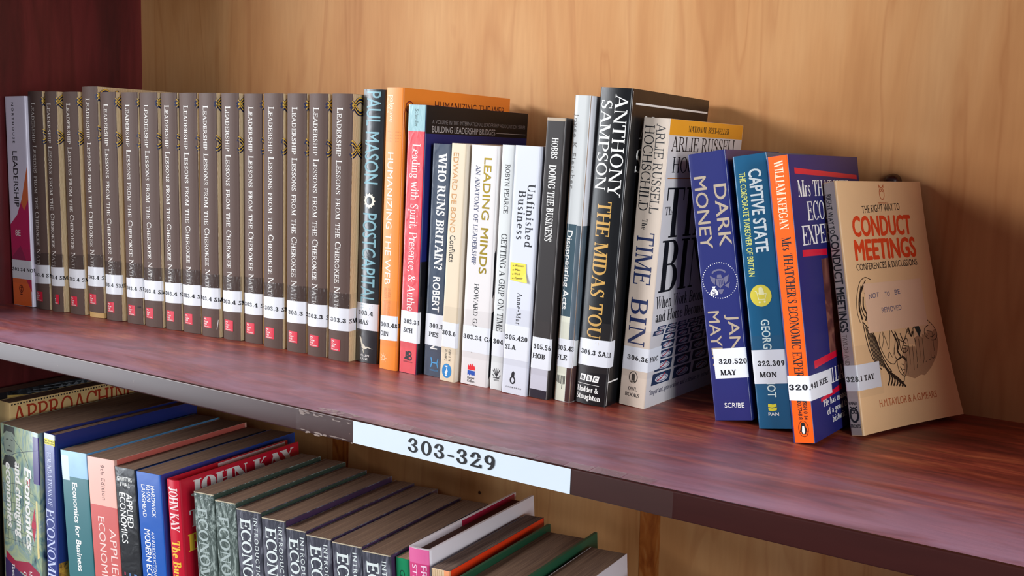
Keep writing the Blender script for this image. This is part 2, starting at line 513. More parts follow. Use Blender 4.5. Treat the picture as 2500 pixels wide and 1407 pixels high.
def serif(txt, S=0.17, t=0.06, track=0.0, small=False):
    """Polygons of a line of serif lettering with cap height 1, and its length."""
    out, x = [], 0.0
    for ch in txt:
        if ch == ' ':
            x += 0.42 + track
            continue
        k = 1.0
        if small and ch.islower():
            ch, k = ch.upper(), 0.78
        if ch not in GL:
            x += 0.4
            continue
        w, fn = GL[ch]
        p = Pen(S, t)
        fn(p)
        out += [[(x + a * k, b * k) for a, b in q] for q in p.q]
        x += w * k + track
    return out, x


_sans = {}


def sans(txt, bold=0.0, track=1.0):
    """Polygons of a line in Blender's built-in sans face with cap height 1, and its length."""
    key = (txt, 0.0, track)
    if bold > 0.001:
        P0, L0 = sans(txt, 0.0, track)
        b = bold * 1.15
        return [[(x + dx + b, y + dy) for x, y in q] for q in P0 for dx, dy in ((-b, 0), (b, 0), (0, b * .7), (0, -b * .7), (-b * .7, b * .5), (b * .7, -b * .5))], L0 + 2 * b
    if key in _sans:
        return _sans[key]
    cu = bpy.data.curves.new('lettering', 'FONT')
    cu.body = txt
    cu.size = 1.0
    cu.resolution_u = 3
    cu.space_character = track
    o = bpy.data.objects.new('lettering', cu)
    COL.objects.link(o)
    dg = bpy.context.evaluated_depsgraph_get()
    ev = o.evaluated_get(dg)
    me = ev.to_mesh()
    k = 1 / 0.727
    polys = [[(me.vertices[i].co.x * k, me.vertices[i].co.y * k) for i in p.vertices] for p in me.polygons]
    ev.to_mesh_clear()
    bpy.data.objects.remove(o)
    bpy.data.curves.remove(cu)
    xs = [a for q in polys for a, b in q] or [0, 1]
    x0, x1 = min(xs), max(xs)
    polys = [[(a - x0, b) for a, b in q] for q in polys]
    _sans[key] = (polys, x1 - x0)
    return _sans[key]


def stroke(pts, w):
    out = []
    for (x0, y0), (x1, y1) in zip(pts, pts[1:]):
        L = math.hypot(x1 - x0, y1 - y0) or 1
        nx, ny = -(y1 - y0) / L * w / 2, (x1 - x0) / L * w / 2
        ex, ey = (x1 - x0) / L * w * .3, (y1 - y0) / L * w * .3
        out.append([(x0 - nx - ex, y0 - ny - ey), (x1 - nx + ex, y1 - ny + ey), (x1 + nx + ex, y1 + ny + ey), (x0 + nx - ex, y0 + ny - ey)])
    return out


def curve(pts, w):
    """A smooth pen line through the given points."""
    P = [pts[0]] + list(pts) + [pts[-1]]
    out = []
    for i in range(1, len(P) - 2):
        for k in range(4):
            t = k / 4
            out.append(tuple(0.5 * (2 * P[i][c] + (P[i + 1][c] - P[i - 1][c]) * t + (2 * P[i - 1][c] - 5 * P[i][c] + 4 * P[i + 1][c] - P[i + 2][c]) * t * t
                                    + (3 * P[i][c] - P[i - 1][c] - 3 * P[i + 1][c] + P[i + 2][c]) * t ** 3) for c in (0, 1)))
    out.append(pts[-1])
    return stroke(out, w)


def ell(cx, cy, rx, ry, n=24, a0=0, a1=360):
    return [(cx + rx * math.cos(math.radians(a0 + (a1 - a0) * i / n)), cy + ry * math.sin(math.radians(a0 + (a1 - a0) * i / n))) for i in range(n + (a1 - a0 < 360))]


def ring(cx, cy, rx, ry, w, n=24, a0=0, a1=360):
    return stroke([(cx + rx * math.cos(math.radians(a0 + (a1 - a0) * i / n)), cy + ry * math.sin(math.radians(a0 + (a1 - a0) * i / n))) for i in range(n + 1)], w)


# ---------------------------------------------------------------- books
MM = 0.001


def half(q, u, keep_left):
    out = []
    for i in range(len(q)):
        a, b = q[i - 1], q[i]
        ia, ib = ((a[0] <= u) == keep_left), ((b[0] <= u) == keep_left)
        if ia != ib:
            k = (u - a[0]) / (b[0] - a[0])
            out.append((u, a[1] + (b[1] - a[1]) * k))
        if ib:
            out.append(b)
    return out


def strips(q, cuts):
    """A flat polygon cut at the given distances round the cover, so that it can follow the bend."""
    res, lo, hi = [], min(p[0] for p in q), max(p[0] for p in q)
    for c in cuts:
        if lo + 0.02 < c < hi - 0.02:
            left = half(q, c, True)
            if len(left) > 2:
                res.append(left)
            q = half(q, c, False)
            if len(q) < 3:
                return res
    res.append(q)
    return res


class Book:
    """A book standing on its lower edge. Cover coordinates in mm: s runs round the cover from the left
    side (negative) over the spine (0..w) onto the right side (beyond w); z is the height."""

    def __init__(s, name, label, group, x, y, yaw, lean, w, h, d, cover, pages=None, bulge=0.0, r=1.0, tc=0.4,
                 inset=0.0, floor=0.0, zlow=0.0, deform=None, cat='book'):
        s.w, s.h, s.d, s.b, s.r, s.deform = w, h, d, bulge, r, deform
        s.yaw, s.lean = math.radians(yaw), math.radians(lean)
        z0 = floor + max(0, w * MM * math.sin(s.lean))
        s.o = empty(name, (x, y, z0), (0, s.lean, s.yaw))
        tag(s.o, label, cat, group)
        # cover
        fine = [w + d * i / 16 for i in range(2, 16)] if deform else [w + d * .3, w + d * .6]
        S = [-d, -d * .6, -d * .3, -6, -2.5] + [-r + 2 * r * i / 5 for i in range(6)] + [r + (w - 2 * r) * i / 10 for i in range(1, 10)] + [w - r + 2 * r * i / 5 for i in range(6)] + [w + 2.5, w + 6] + fine + [w + d]
        nz = 24 if deform else 2
        Z = [zlow + (h - zlow) * j / (nz - 1) for j in range(nz)]
        V, F = [], []
        n = len(S)
        for off in (0, -tc):
            for z in Z:
                for u in S:
                    V.append(s.P(u, z, off))
        A = lambda k, j, i: k * n * nz + j * n + i
        for j in range(nz - 1):
            for i in range(n - 1):
                F.append((A(0, j, i), A(0, j, i + 1), A(0, j + 1, i + 1), A(0, j + 1, i)))
                F.append((A(1, j, i), A(1, j + 1, i), A(1, j + 1, i + 1), A(1, j, i + 1)))
            F.append((A(0, j, 0), A(0, j + 1, 0), A(1, j + 1, 0), A(1, j, 0)))
            F.append((A(0, j, n - 1), A(1, j, n - 1), A(1, j + 1, n - 1), A(0, j + 1, n - 1)))
        for i in range(n - 1):
            F.append((A(0, 0, i), A(1, 0, i), A(1, 0, i + 1), A(0, 0, i + 1)))
            F.append((A(0, nz - 1, i), A(0, nz - 1, i + 1), A(1, nz - 1, i + 1), A(1, nz - 1, i)))
        s.cover = obj('cover', V, F, cover, s.o, True)
        # page block
        g = tc + 0.15
        yb = d - max(inset, 0.4)
        yf = tc + 0.3 if bulge == 0 else tc + 0.6
        xs = [g + (w - 2 * g) * i / 4 for i in range(5)]
        V, F = [], []
        zz = [max(inset, 0.2) + (h - inset - 0.15 - max(inset, 0.2)) * j / (nz - 1) for j in range(nz)]
        for z in zz:
            for x in xs[:(4 if deform else 5)]:
                V.append(s.L(x, yf - bulge * (1 - ((x - w / 2) / (w / 2)) ** 2), z))
            if deform:
                for k in range(13):
                    V.append(s.L(xs[4] - .6, yf + (yb - yf) * k / 12, z))
            for x in reversed(xs[:4] if deform else xs):
                V.append(s.L(x, yb - bulge * (1 - ((x - w / 2) / (w / 2)) ** 2), z))
        R_ = 21 if deform else 10
        for j in range(nz - 1):
            for i in range(R_):
                F.append((j * R_ + i, j * R_ + (i + 1) % R_, (j + 1) * R_ + (i + 1) % R_, (j + 1) * R_ + i))
        a = (nz - 1) * R_
        if deform:
            F += [tuple(range(a, a + R_)), tuple(reversed(range(R_)))]
        else:
            for k in range(4):
                F.append((a + k, a + k + 1, a + 8 - k, a + 9 - k))
                F.append((k, 9 - k, 8 - k, k + 1))
        s.pages = obj('page_block', V, F, pages or M_PAGES, s.o)

    def L(s, x, y, z):
        if s.deform:
            x, y, z = s.deform(x, y, z)
        return (x * MM, y * MM, z * MM)

    def P(s, u, z, off=0.0):
        w, r, b = s.w, s.r, s.b
        if u < -r:
            x, y, nx, ny = 0, -u, -1, 0
        elif u < r:
            t = (u + r) / (2 * r) * math.pi / 2
            nx, ny = -math.cos(t), -math.sin(t)
            x, y = r + r * nx, r + r * ny
        elif u <= w - r:
            k = w / 2 - r
            x, y = u, -b * (1 - ((u - w / 2) / k) ** 2)
            nx, ny = 2 * b * (u - w / 2) / k ** 2, -1
            q = math.hypot(nx, ny)
            nx, ny = nx / q, ny / q
        elif u < w + r:
            t = (u - w + r) / (2 * r) * math.pi / 2
            nx, ny = math.sin(t), -math.cos(t)
            x, y = w - r + r * nx, r + r * ny
        else:
            x, y, nx, ny = w, u - w, 1, 0
        return s.L(x + nx * off, y + ny * off, z)

    def poly(s, name, polys, m, lvl=0.12, parent=None):
        V, F = [], []
        cuts = [-s.r, 0, s.r, s.w - s.r, s.w, s.w + s.r]
        if s.b:
            cuts += [s.w * i / 12 for i in range(1, 12)]
        if s.deform:
            cuts += [s.w + i * 6 for i in range(1, 19)]
        cuts.sort()
        for i, q0 in enumerate(polys):
            for q in strips(q0, cuts):
                n = len(V)
                V += [s.P(a, c, lvl * 0.5 + (i % 19) * 0.002) for a, c in q]
                F.append(tuple(range(n, n + len(q))))
        return obj(name, V, F, m, parent or s.o)

    def patch(s, name, m, s0, s1, z0, z1, lvl=0.08, parent=None, dz0=0.0, dz1=0.0):
        """A rectangle of print wrapped round the cover; dz0/dz1 let its ends sit higher or lower."""
        br = [s0, s1] + [u for u in ([-s.r + 2 * s.r * i / 5 for i in range(6)] + [s.w - s.r + 2 * s.r * i / 5 for i in range(6)] + [s.w * i / 10 for i in range(11)] + [s.w + s.d * i / 8 for i in range(1, 8)]) if s0 < u < s1]
        br = sorted(set(round(u, 3) for u in br))
        nz = 24 if s.deform else 2
        V, F = [], []
        for j in range(nz):
            for u in br:
                k = (u - s0) / (s1 - s0)
                dz = dz0 + (dz1 - dz0) * k
                V.append(s.P(u, z0 + (z1 - z0) * j / (nz - 1) + dz, lvl * 0.5 if lvl > 0 else lvl))
        n = len(br)
        for j in range(nz - 1):
            for i in range(n - 1):
                F.append((j * n + i, j * n + i + 1, (j + 1) * n + i + 1, (j + 1) * n + i))
        return obj(name, V, F, m, parent or s.o, True)

    def text(s, name, m, txt, u, z, cap, length=None, way='down', font='serif', lvl=0.2, parent=None, bold=None,
             thin=0.06, track=0.0, small=False, rot=0.0, shear=0.0, clip=None):
        """way 'down': reads from the head of the spine to its foot, u is the baseline, z the start.
        way 'across': reads from left to right, (u, z) is the start of the baseline."""
        if font == 'serif':
            P, L = serif(txt, bold or 0.17, thin, track, small)
        else:
            P, L = sans(txt, bold or 0.0, 1.0 + track)
        kx = (length / L) if length else cap
        c, k = math.cos(math.radians(rot)), math.sin(math.radians(rot))
        out = []
        for q in P:
            r_ = []
            for a, b in q:
                a, b = (a + b * shear) * kx, b * cap
                a, b = a * c - b * k, a * k + b * c
                r_.append((u + b, z - a) if way == 'down' else (u + a, z + b))
            if clip is None or all(clip(*pt) for pt in r_):
                out.append(r_)
        return s.poly(name, out, m, lvl, parent)

    def callno(s, lines, s0, s1, z0, z1, dz0=0.0, dz1=0.0, tape=True, tx=None, cap=3.6, rot=0.0, lead=7.6, kx=1.0):
        lb = s.patch('call_number_label', M_LABEL, s0, s1, z0, z1, 0.3, None, dz0, dz1)
        zm = (z0 + z1) / 2
        n = len(lines)
        for i, (t, a, b, L) in enumerate(lines):
            s.text('call_number_lettering', M_INK, t, a, b - .1, cap + .3, L, 'across', 'serif', 0.38, lb, 0.25, 0.14, 0.05, rot=rot)
        if tape:
            s.patch('clear_tape', M_TAPE, s0 - 0.4, s1 + 0.4, z0 - 5, z1 + 13, 0.45, None, dz0, dz1)
        return lb


WHITE = mat('f2f0ea', 0.4)
INKB = mat('191a20', 0.4)

# ---------------------------------------------------------------- the bookcase
D, T, HS, XW, XR, TOPZ = 0.3074, 0.0168, 0.365, 0.0006, 1.165, 0.475
case = empty('bookcase', (0.6, 0.0, -HS - T))
tag(case, 'dark mahogany stained bookcase with a pale plywood back, holding both rows of books', 'bookcase')


def cpart(name, x0, x1, y0, y1, z0, z1, m, parent=case):
    v, f = boxg(x0, x1, y0, y1, z0, z1)
    off = Vector((0.6, 0, -HS - T)) if parent is case else Vector((0, 0, 0))
    v = [Vector(p) - off for p in v]
    return obj(name, v, f, m, parent)


back = cpart('back_panel', XW - 0.018, XR + 0.018, D, D + 0.006, -HS - T, TOPZ + T, M_WALL)
cpart('side_panel', XW - 0.018, XW, 0.0, D, -HS - T, TOPZ + T, M_SIDE)
cpart('side_panel', XR, XR + 0.018, 0.0, D, -HS - T, TOPZ + T, M_SIDE)


def shelf(z):
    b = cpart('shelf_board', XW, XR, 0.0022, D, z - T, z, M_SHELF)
    prof = []
    for (cy, cz, a0) in ((0.0012, z - 0.0012, 90), (0.0012, z - T + 0.0012, 180)):
        for i in range(6):
            a = math.radians(a0 + 90 * i / 5)
            prof.append((cy + 0.0012 * math.cos(a), cz + 0.0012 * math.sin(a)))
    prof = [(0.0022, z)] + prof + [(0.0022, z - T)]
    n = len(prof)
    off = Vector((0.6, 0, -HS - T))
    V = [Vector((x, y, zz)) - off for x in (XW, XR) for y, zz in prof]
    F = [(i, (i + 1) % n, n + (i + 1) % n, n + i) for i in range(n)] + [tuple(range(n)), tuple(range(2 * n - 1, n - 1, -1))]
    e = obj('edge_band', V, F, M_EDGE, b, True)
    return b


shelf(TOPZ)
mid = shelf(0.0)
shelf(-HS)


def back_mark(name, x0, x1, x2, x3, z0, z1, m):
    off = Vector((0.6, 0, -HS - T))
    V = [Vector(p) - off for p in ((x0, D - 0.0003, z0), (x1, D - 0.0003, z0), (x2, D - 0.0003, z1), (x3, D - 0.0003, z1))]
    return obj(name, V, [(0, 1, 2, 3)], m, back)


back_mark('varnish_streak', 0.6945, 0.7150, 0.7062, 0.6865, -0.35, -0.02, M_STREAK)
back_mark('varnish_streak', 0.3150, 0.3360, 0.3385, 0.3140, -0.35, -0.02, M_STREAK)
for kx, kz, kr in ((0.5120, -0.158, 0.0016), (0.8335, -0.1655, 0.0019)):
    obj('nail_head', [Vector((kx + kr * math.cos(a * 0.785), D - 0.0008, kz + 1.2 * kr * math.sin(a * 0.785))) - Vector((0.6, 0, -HS - T)) for a in range(8)], [tuple(range(8))], mat('4a2a14', 0.5), back)
# dark round knob on the back panel behind the last leaning book
kb = []
kf = []
for j, (rr, yy) in enumerate(((0.0064, 0), (0.0064, -0.005), (0.005, -0.008), (0.002, -0.0095))):
    for i in range(16):
        a = i * math.pi / 8
        kb.append(Vector((0.8868 + rr * math.cos(a), D + yy, 0.1750 + rr * math.sin(a))) - Vector((0.6, 0, -HS - T)))
for j in range(3):
    for i in range(16):
        kf.append((j * 16 + i, j * 16 + (i + 1) % 16, (j + 1) * 16 + (i + 1) % 16, (j + 1) * 16 + i))
kf.append(tuple(range(48, 64)))
obj('knob', kb, kf, mat('3a160c', 0.35, 0.3), back, True)

# range label and clear tape on the shelf edge
lab = empty('shelf_label', (0.6048, -0.0004, -T / 2))
tag(lab, 'long white paper shelf label printed 303-329 taped on the shelf edge', 'label')
v, f = boxg(0, 0.1712, 0, 0.0003, -0.0078, 0.0080)
lp = obj('label_paper', v, f, mat('e6f1fb', 0.35, 0.3, 0.02), lab)
P, L = serif('303-329', 0.20, 0.12, 0.07)
k = 0.0715 / L
obj('label_number', [(0.0475 + a * k, -0.00002 - i * 0.000002, -0.0046 + b * 0.0098) for i, q in enumerate(P) for a, b in q], [tuple(range(4 * i, 4 * i + 4)) for i in range(len(P))], M_INK, lab)
tp = empty('edge_tape', (0.5523, 0, 0))
tag(tp, 'strip of clear sticky tape over the shelf label and folded onto the shelf top', 'tape')
TF = clear_film('clear_tape_film', '8a7f7a', 0.035, 0.1, 0.1)
v, f = boxg(0, 0.2905, -0.0009, -0.0007, -T + 0.0008, -0.0006)
obj('front_strip', v, f, TF, tp)
random.seed(5)
# the tape's top flap, stuck down in short overlapping lengths with dirt trapped under it
TD = [clear_film('dusty_tape_film', c_, al, 0.22, 0.4) for c_, al in (('ccb4b4', 0.40), ('b8a0a0', 0.46), ('a88a8a', 0.34))]
x, i = 0.0165, 0
while x < 0.262:
    wd = random.uniform(0.013, 0.021)
    y0, y1 = 0.0006, random.uniform(0.0085, 0.0125)
    if 0.09 < x < 0.115:
        y0, y1 = 0.0045, 0.0105
    n = 7
    V = [(x + wd * k / n, y0, 0.0003 + 0.0001 * (i % 3)) for k in range(n + 1)]
    V += [(x + wd * (1 - k / n), y1 + random.uniform(-.0007, .0007), 0.0003 + 0.0001 * (i % 3)) for k in range(n + 1)]
    obj('top_strip', V, [tuple(range(len(V)))], TD[i % 3], tp)
    x += wd - random.choice((0.0, 0.0008, -0.0008))
    i += 1
V, F = [], []
for i in range(22):
    x = random.uniform(0.016, 0.052)
    y = random.uniform(0.0015, 0.0095)
    rx, ry = random.uniform(.001, .005), random.uniform(.0006, .0022)
    n = len(V)
    q = 7
    for a in range(q):
        t = a * 2 * math.pi / q
        kk = random.uniform(.6, 1.1)
        V.append((x + rx * kk * math.cos(t), y + ry * kk * math.sin(t), 0.00075))
    F.append(tuple(range(n, n + q)))
tag(obj('paper_residue', V, F, clear_film('paper_residue_flecks', 'd8c6be', 0.5, 0.6, 0.1), tp), kind='stuff')
V, F = [], []
for x0, x1 in ((0.0005, 0.052),):
    for i in range(26):
        x = random.uniform(x0, x1)
        z = random.choice((random.uniform(-.003, -.0008), random.uniform(-.0165, -.0145)))
        rx, rz = random.uniform(.001, .005), random.uniform(.0003, .001)
        n = len(V)
        for a in range(6):
            t = a * math.pi / 3
            kk = random.uniform(.6, 1.1)
            V.append((x + rx * kk * math.cos(t), -0.00105, z + rz * kk * math.sin(t)))
        F.append(tuple(range(n, n + 6)))
tag(obj('torn_label_residue', V, F, clear_film('torn_paper_flecks', 'b9a398', 0.5, 0.6, 0.1), tp), kind='stuff')

# ---------------------------------------------------------------- upper row, left to right
UP = 'books standing on the upper shelf'


def up(name, label, X, cover, group=UP, **k):
    x, y, yaw, lean, w, h, d = X
    return Book(name, label, group, x, y, yaw, lean, w, h, d, cover, **k)


# white and red textbook at the left end
B = up('textbook', 'white, magenta and orange textbook at the left end, against the maroon side',
       (0.0088, 0.1266, 0.06, -1.12, 36.0, 225.4, 160), mat('e8e2f2', 0.3, 0.4), r=1.5)
B.poly('cover_print', [[(0.9, 88), (14, 99), (35.2, 138), (35.2, 45), (0.9, 45)]], mat('c3155a', 0.3, 0.4), 0.06)
B.poly('cover_print', [[(22, 112), (35.2, 152), (35.2, 116), (27, 104)]], mat('e0703a', 0.3, 0.4), 0.09)
B.poly('cover_print', [[(0.9, 52), (18, 66), (35.2, 36), (35.2, 30), (0.9, 30)]], mat('9c1450', 0.3, 0.4), 0.09)
B.patch('cover_print', mat('ea6a2c', 0.3, 0.4), -2, 34, 0.2, 30, 0.10)
B.poly('cover_print', [[(24, 32), (35.2, 36), (35.2, 16)]], mat('cc1f4c', 0.3, 0.4), 0.13)
B.text('title_lettering', INKB, 'LEADERSHIP', 10.5, 167.5, 8.6, 60, font='sans', bold=0.012)
B.text('author_lettering', INKB, 'N O R T H O U S E', 12, 219, 3.8, 43, font='sans', bold=0.02)
B.text('edition_lettering', WHITE, '8E', 9.5, 76.5, 6.6, 9.5, way='across', font='sans')
B.poly('publisher_mark', ring(16, 18.5, 3.2, 4, .9) + [[(14, 12), (18, 12), (18, 13), (14, 13)]] + stroke([(14, 20), (18, 20)], .8) + stroke([(14.5, 17), (17.5, 17)], .8) + stroke([(16, 15), (16, 22)], .8), mat('5a1410', 0.4), 0.2)
B.callno([('303.34 NOR', 1.5, 37.8, 42)], 0.0, 36.5, 29.6, 50, 0, 0)

# sixteen matching brown jacketed books
BR = [(0.0460, .1292, .19, -1.08, 24.6), (0.0738, .1297, -.57, -.85, 20.2), (0.0990, .1336, .12, -1.05, 24.6), (.1290, .1346, .13, -.94, 24.8),
      (.1562, .1359, .01, -1.1, 24.8), (.1862, .1379, .05, -1.01, 24.8), (.2127, .1386, .3, -1.03, 26.4), (.2401, .1414, -.11, -1.0, 23.6),
      (.2650, .1425, .04, -1.0, 25.0), (.2925, .1416, -.08, -.75, 24.0), (.3190, .1441, -.07, -.53, 23.4), (.3440, .1473, -.04, -.2, 24.0),
      (.3737, .1425, .03, -.13, 24.4), (.4025, .1429, -.03, -.25, 23.8), (.4291, .1416, -.16, -.1, 22.6), (.4548, .1409, -.01, .24, 23.6)]
M_BROWN = mat('5c4942', 0.55, 0.0, 0.05, 0.05, 500)
M_BROWN.node_tree.nodes['Principled BSDF'].inputs['Specular IOR Level'].default_value = 0.2
M_TANBOARD = mat('c79f63', 0.5)
M_NAVY, M_GOLD = mat('20264a', 0.4), mat('e8bc48', 0.4)
M_REDLOGO = mat('d3203c', 0.35)
M_TITLE = mat('e9e4dc', 0.4)
BL = ['whose jacket edge is tucked beside the white and magenta textbook', 'narrowest of its set, third book from the maroon side',
      'between the narrowest one and the raised one near the maroon side', 'tallest of its set, jacket slid up off its tan boards',
      'just beyond the one with the raised jacket, blue and gold braid showing', 'with a short dark pen mark beside its red publisher square',
      'with the widest spine of its set, whole red square showing', 'next after the one with the widest spine',
      'ninth from the maroon side in its set of sixteen', 'tenth of its set, with a pale scratch low on its jacket',
      'eleventh of its set, gold braid showing to its right', 'last of its set numbered 303.4, just left of 303.3',
      'first of its set numbered 303.3, whole number label in view', 'third back from the teal lettered black book',
      'second back from the teal lettered black book', 'last of its set, touching the teal lettered black book']
Z7 = [47.5, 47.5, 47.5, 52.5, 47, 46.5, 46.4, 46.6, 47, 47.2, 46.8, 46.8, 47.3, 46.5, 46.5, 46.6]
TX = [0.2, -4.5, 1.2, 2.0, -3.0, 0.2, 0.8, 1.2, 0.5, -2.2, 0.2, 0.6, 2.2, 2.8, 1.2, 2.6]


def braid(cz, ph):
    """Two navy and gold cords crossing over each other, as ribbons on the jacket side."""
    nav, gol = [], []
    for sg in (1, -1):
        pts = [(24.4 + i * 1.3, cz + sg * 5.5 * math.cos(ph + i * 1.3 / 5.2)) for i in range(20)]
        nav += stroke(pts, 5.0)
        gol += stroke([(a, c + 2.0) for a, c in pts], 1.1) + stroke([(a, c - 0.9) for a, c in pts], .9)
    return nav, gol


proto = None
for i, (x, y, yaw, lean, w) in enumerate(BR):
    slid = 5.5 if i == 3 else 0.0
    B = up('jacketed_book', 'brown jacketed book ' + BL[i], (x, y, yaw, lean, w, 230.8 + slid, 150), M_BROWN,
           group='matching brown jacketed books on the upper shelf', pages=M_PALE, bulge=2.0, r=1.3, tc=0.5, zlow=slid, inset=3.0 + slid)
    if slid:
        bd = [B.P(s_, z_, -0.6) for z_ in (0, 229) for s_ in (-8, -1, 0, 1, 4, 8, 12, 16, 20, 23.8, 24.8, 26, 32)]
        obj('board', bd, [(j, j + 1, j + 14, j + 13) for j in range(12)], M_TANBOARD, B.o, True)
    js = B.patch('jacket_side', M_WAVY, w + 0.3, w + 149, slid + .1, 230.7 + slid, 0.06)
    js2 = B.patch('jacket_side', M_WAVY, -149, -3.0, slid + .1, 230.7 + slid, 0.06)
    sh = Vector(((w - 24.6) * MM, 0, slid * MM))
    if proto is None:
        n1, g1 = braid(220.5, 1.2)
        n2, g2 = braid(184, 0.2)
        br_ = [B.poly('braid_print', n1, M_NAVY, 0.16), B.poly('braid_print', n2, M_NAVY, 0.16), B.poly('braid_gold_line', g1, M_GOLD, 0.30), B.poly('braid_gold_line', g2, M_GOLD, 0.30)]
        c = B.text('title_lettering', M_TITLE, 'Leadership Lessons from the Cherokee Nation', 8.4, 219.2, 6.4, 181, small=True, bold=0.15, thin=0.07, track=0.04)
        e = B.poly('publisher_square', [[(3.9, 8.4), (15.4, 8.4), (15.4, 18.8), (3.9, 18.8)]], M_REDLOGO, 0.2)
        e2 = B.text('publisher_lettering', WHITE, 'Mc', 5.2, 15.9, 2.0, 3.6, 'across', 'sans', 0.28, e, 0.02)
        e3 = B.text('publisher_lettering', WHITE, 'Graw', 5.2, 13.4, 2.0, 5.8, 'across', 'sans', 0.28, e, 0.02)
        e4 = B.text('publisher_lettering', WHITE, 'Hill', 5.2, 11.0, 2.0, 3.9, 'across', 'sans', 0.28, e, 0.02)
        e5 = B.text('publisher_lettering', WHITE, 'Education', 5.2, 9.1, 1.3, 8.2, 'across', 'sans', 0.28, e, 0.02)
        proto = (*br_, c, e, (e2, e3, e4, e5))
    else:
        for src in proto[:6]:
            cpy = src.copy()
            COL.objects.link(cpy)
            cpy.parent = B.o
            cpy.location = (sh.x if src.name.startswith('braid') else (sh.x * 0.5 if src is proto[4] else 0), -0.0001 if w > 25 else 0, sh.z)
            if src is proto[5]:
                for t in proto[6]:
                    tc_ = t.copy()
                    COL.objects.link(tc_)
                    tc_.parent = cpy
    num = '303.3 SMI' if i >= 12 else '303.4 SMI'
    B.callno([(num, TX[i] + 0.6, Z7[i] - 12.4, 33)], -1.5, w + (9 if i == 15 else 2), Z7[i] - 20, Z7[i], -0.3, 0.6)
    B.patch('tape_edge', M_BTAPE, -1.5, w + 1.5, Z7[i] + .1, Z7[i] + 13 + (i % 3), 0.5, None, -0.3, 0.6)
    if i == 5:
        B.poly('pen_mark', [[(18.5, 17), (22.5, 17.2), (22.5, 18.4), (18.5, 18.2)]], INKB, 0.2)
    if i == 9:
        B.poly('scratch', stroke([(21.5, 8), (23, 17)], .5), WHITE, 0.2)

# black book with pale blue condensed lettering
B = up('hardback_book', 'black book with tall pale teal lettering, beside the last brown jacketed book', (.4792, .1490, .1, 1.08, 24.3, 234.8, 155),
       mat('23292d', 0.28, 0.8, 0.1, 0.5, 60), bulge=1.6, r=1.4, tc=0.8, inset=2)
MT = mat('7fb0bb', 0.4)
B.text('title_lettering', MT, 'PAUL', 5.5, 233, 15.5, 28.5, font='sans', bold=0.008)
B.text('title_lettering', MT, 'MASON', 5.0, 199.5, 15.5, 44, font='sans', bold=0.008)
B.poly('cover_emblem', ring(11.5, 141.2, 4.2, 4.6, 2.2) + [q for a in range(0, 360, 30) for q in stroke([(11.5 + 5 * math.cos(math.radians(a)), 141.2 + 5.4 * math.sin(math.radians(a))), (11.5 + 6 * math.cos(math.radians(a)), 141.2 + 6.4 * math.sin(math.radians(a)))], .9)], mat('ece6d2', 0.4), 0.2)
B.text('title_lettering', MT, 'POSTCAPITALISM', 5.0, 130.5, 15.5, 96, font='sans', bold=0.008)
B.callno([('303.4', 2.6, 42.0, 16.8), ('MAS', 2.6, 33.8, 12.6)], -1.5, 25, 29.0, 52.5, 0, 0)
B.poly('publisher_mark', [[(5, 23), (7, 22), (9.5, 16), (8, 14)], [(7, 22), (9, 17), (12.5, 14), (11.5, 11.5), (8, 13)], [(11.5, 14), (14.5, 14.5), (14.2, 13), (11.5, 11.8)], [(14.2, 14.5), (20, 12.7), (14, 13.4)], [(9, 11.8), (10.2, 12), (10.8, 8), (10.4, 8)]], mat('ded8c4', 0.4), 0.2)
B.text('publisher_lettering', WHITE, 'ALLEN', 6.8, 5.5, 1.9, 9.6, 'across', 'sans', bold=0.01)
B.text('publisher_lettering', WHITE, 'LANE', 7.2, 2.4, 1.9, 7.8, 'across', 'sans', bold=0.01)

# tall orange book
M_OR = mat('f58a2a', 0.42, 0.15, 0.04)
B = up('hardback_book', 'tall bright orange hardback, its wide cover standing above the red spined book', (.5131, .1400, -2.2, .6, 19.0, 236.0, 154),
       M_OR, bulge=0.6, r=1.6, tc=2.0, inset=3)
MP = mat('fbd9b0', 0.4)
B.text('publisher_lettering', MP, 'palgrave', 5.2, 229.5, 5.0, 21.5, font='sans')
B.text('publisher_lettering', MP, 'macmillan', 2.0, 229.5, 2.6, 14, font='sans')
B.text('title_lettering', mat('fff0dc', 0.4), 'HUMANIZING THE WEB', 4.2, 183, 6.6, 110, font='sans', bold=-0.006)
B.text('author_lettering', mat('c97628', 0.4), 'HARRI OINAS-KUKKONEN', 8.4, 70, 2.6, 36, small=True)
B.text('author_lettering', mat('c97628', 0.4), 'HENRY OINAS-KUKKONEN', 4.2, 70, 2.6, 36, small=True)
for i in range(4):
    B.text('speckled_print', mat('a5501c', 0.4), '-:. ;-.', 3.2, 199.6 - i * 2.6, 1.3, 14, 'across', 'sans')
B.poly('cover_swirl', ring(27, 220.5, 5.0, 4.6, .9) + stroke([(22.2, 222), (20.6, 215), (21.5, 205), (24, 190), (25.5, 178), (24.5, 160), (23.2, 150), (25, 135), (25.8, 120), (23.6, 95), (24.5, 84)], .7)
       + ring(25.5, 143, 2.6, 6.5, .6) + ring(25.2, 96, 2.2, 6, .6), mat('7a1420', 0.4), 0.12)
B.text('cover_lettering', mat('5a1a14', 0.4), 'HUMANIZING THE WEB', 60, 220.2, 7.6, 104, 'across', 'sans')
B.callno([('303.483', 1.0, 36.6, 22), ('OIN', 1.0, 28.9, 9.5)], -1.5, 19.6, 24.8, 45.8, 0, 1)
B.poly('publisher_mark', [q for a in range(8) for q in stroke([(5.2 + 1.4 * math.cos(a * .785), 9.6 + 1.6 * math.sin(a * .785)), (5.2 + 3.6 * math.cos(a * .785), 9.6 + 4.2 * math.sin(a * .785))], .45)] + ring(5.2, 9.6, 1.6, 1.8, .45, 12), MP, 0.2)

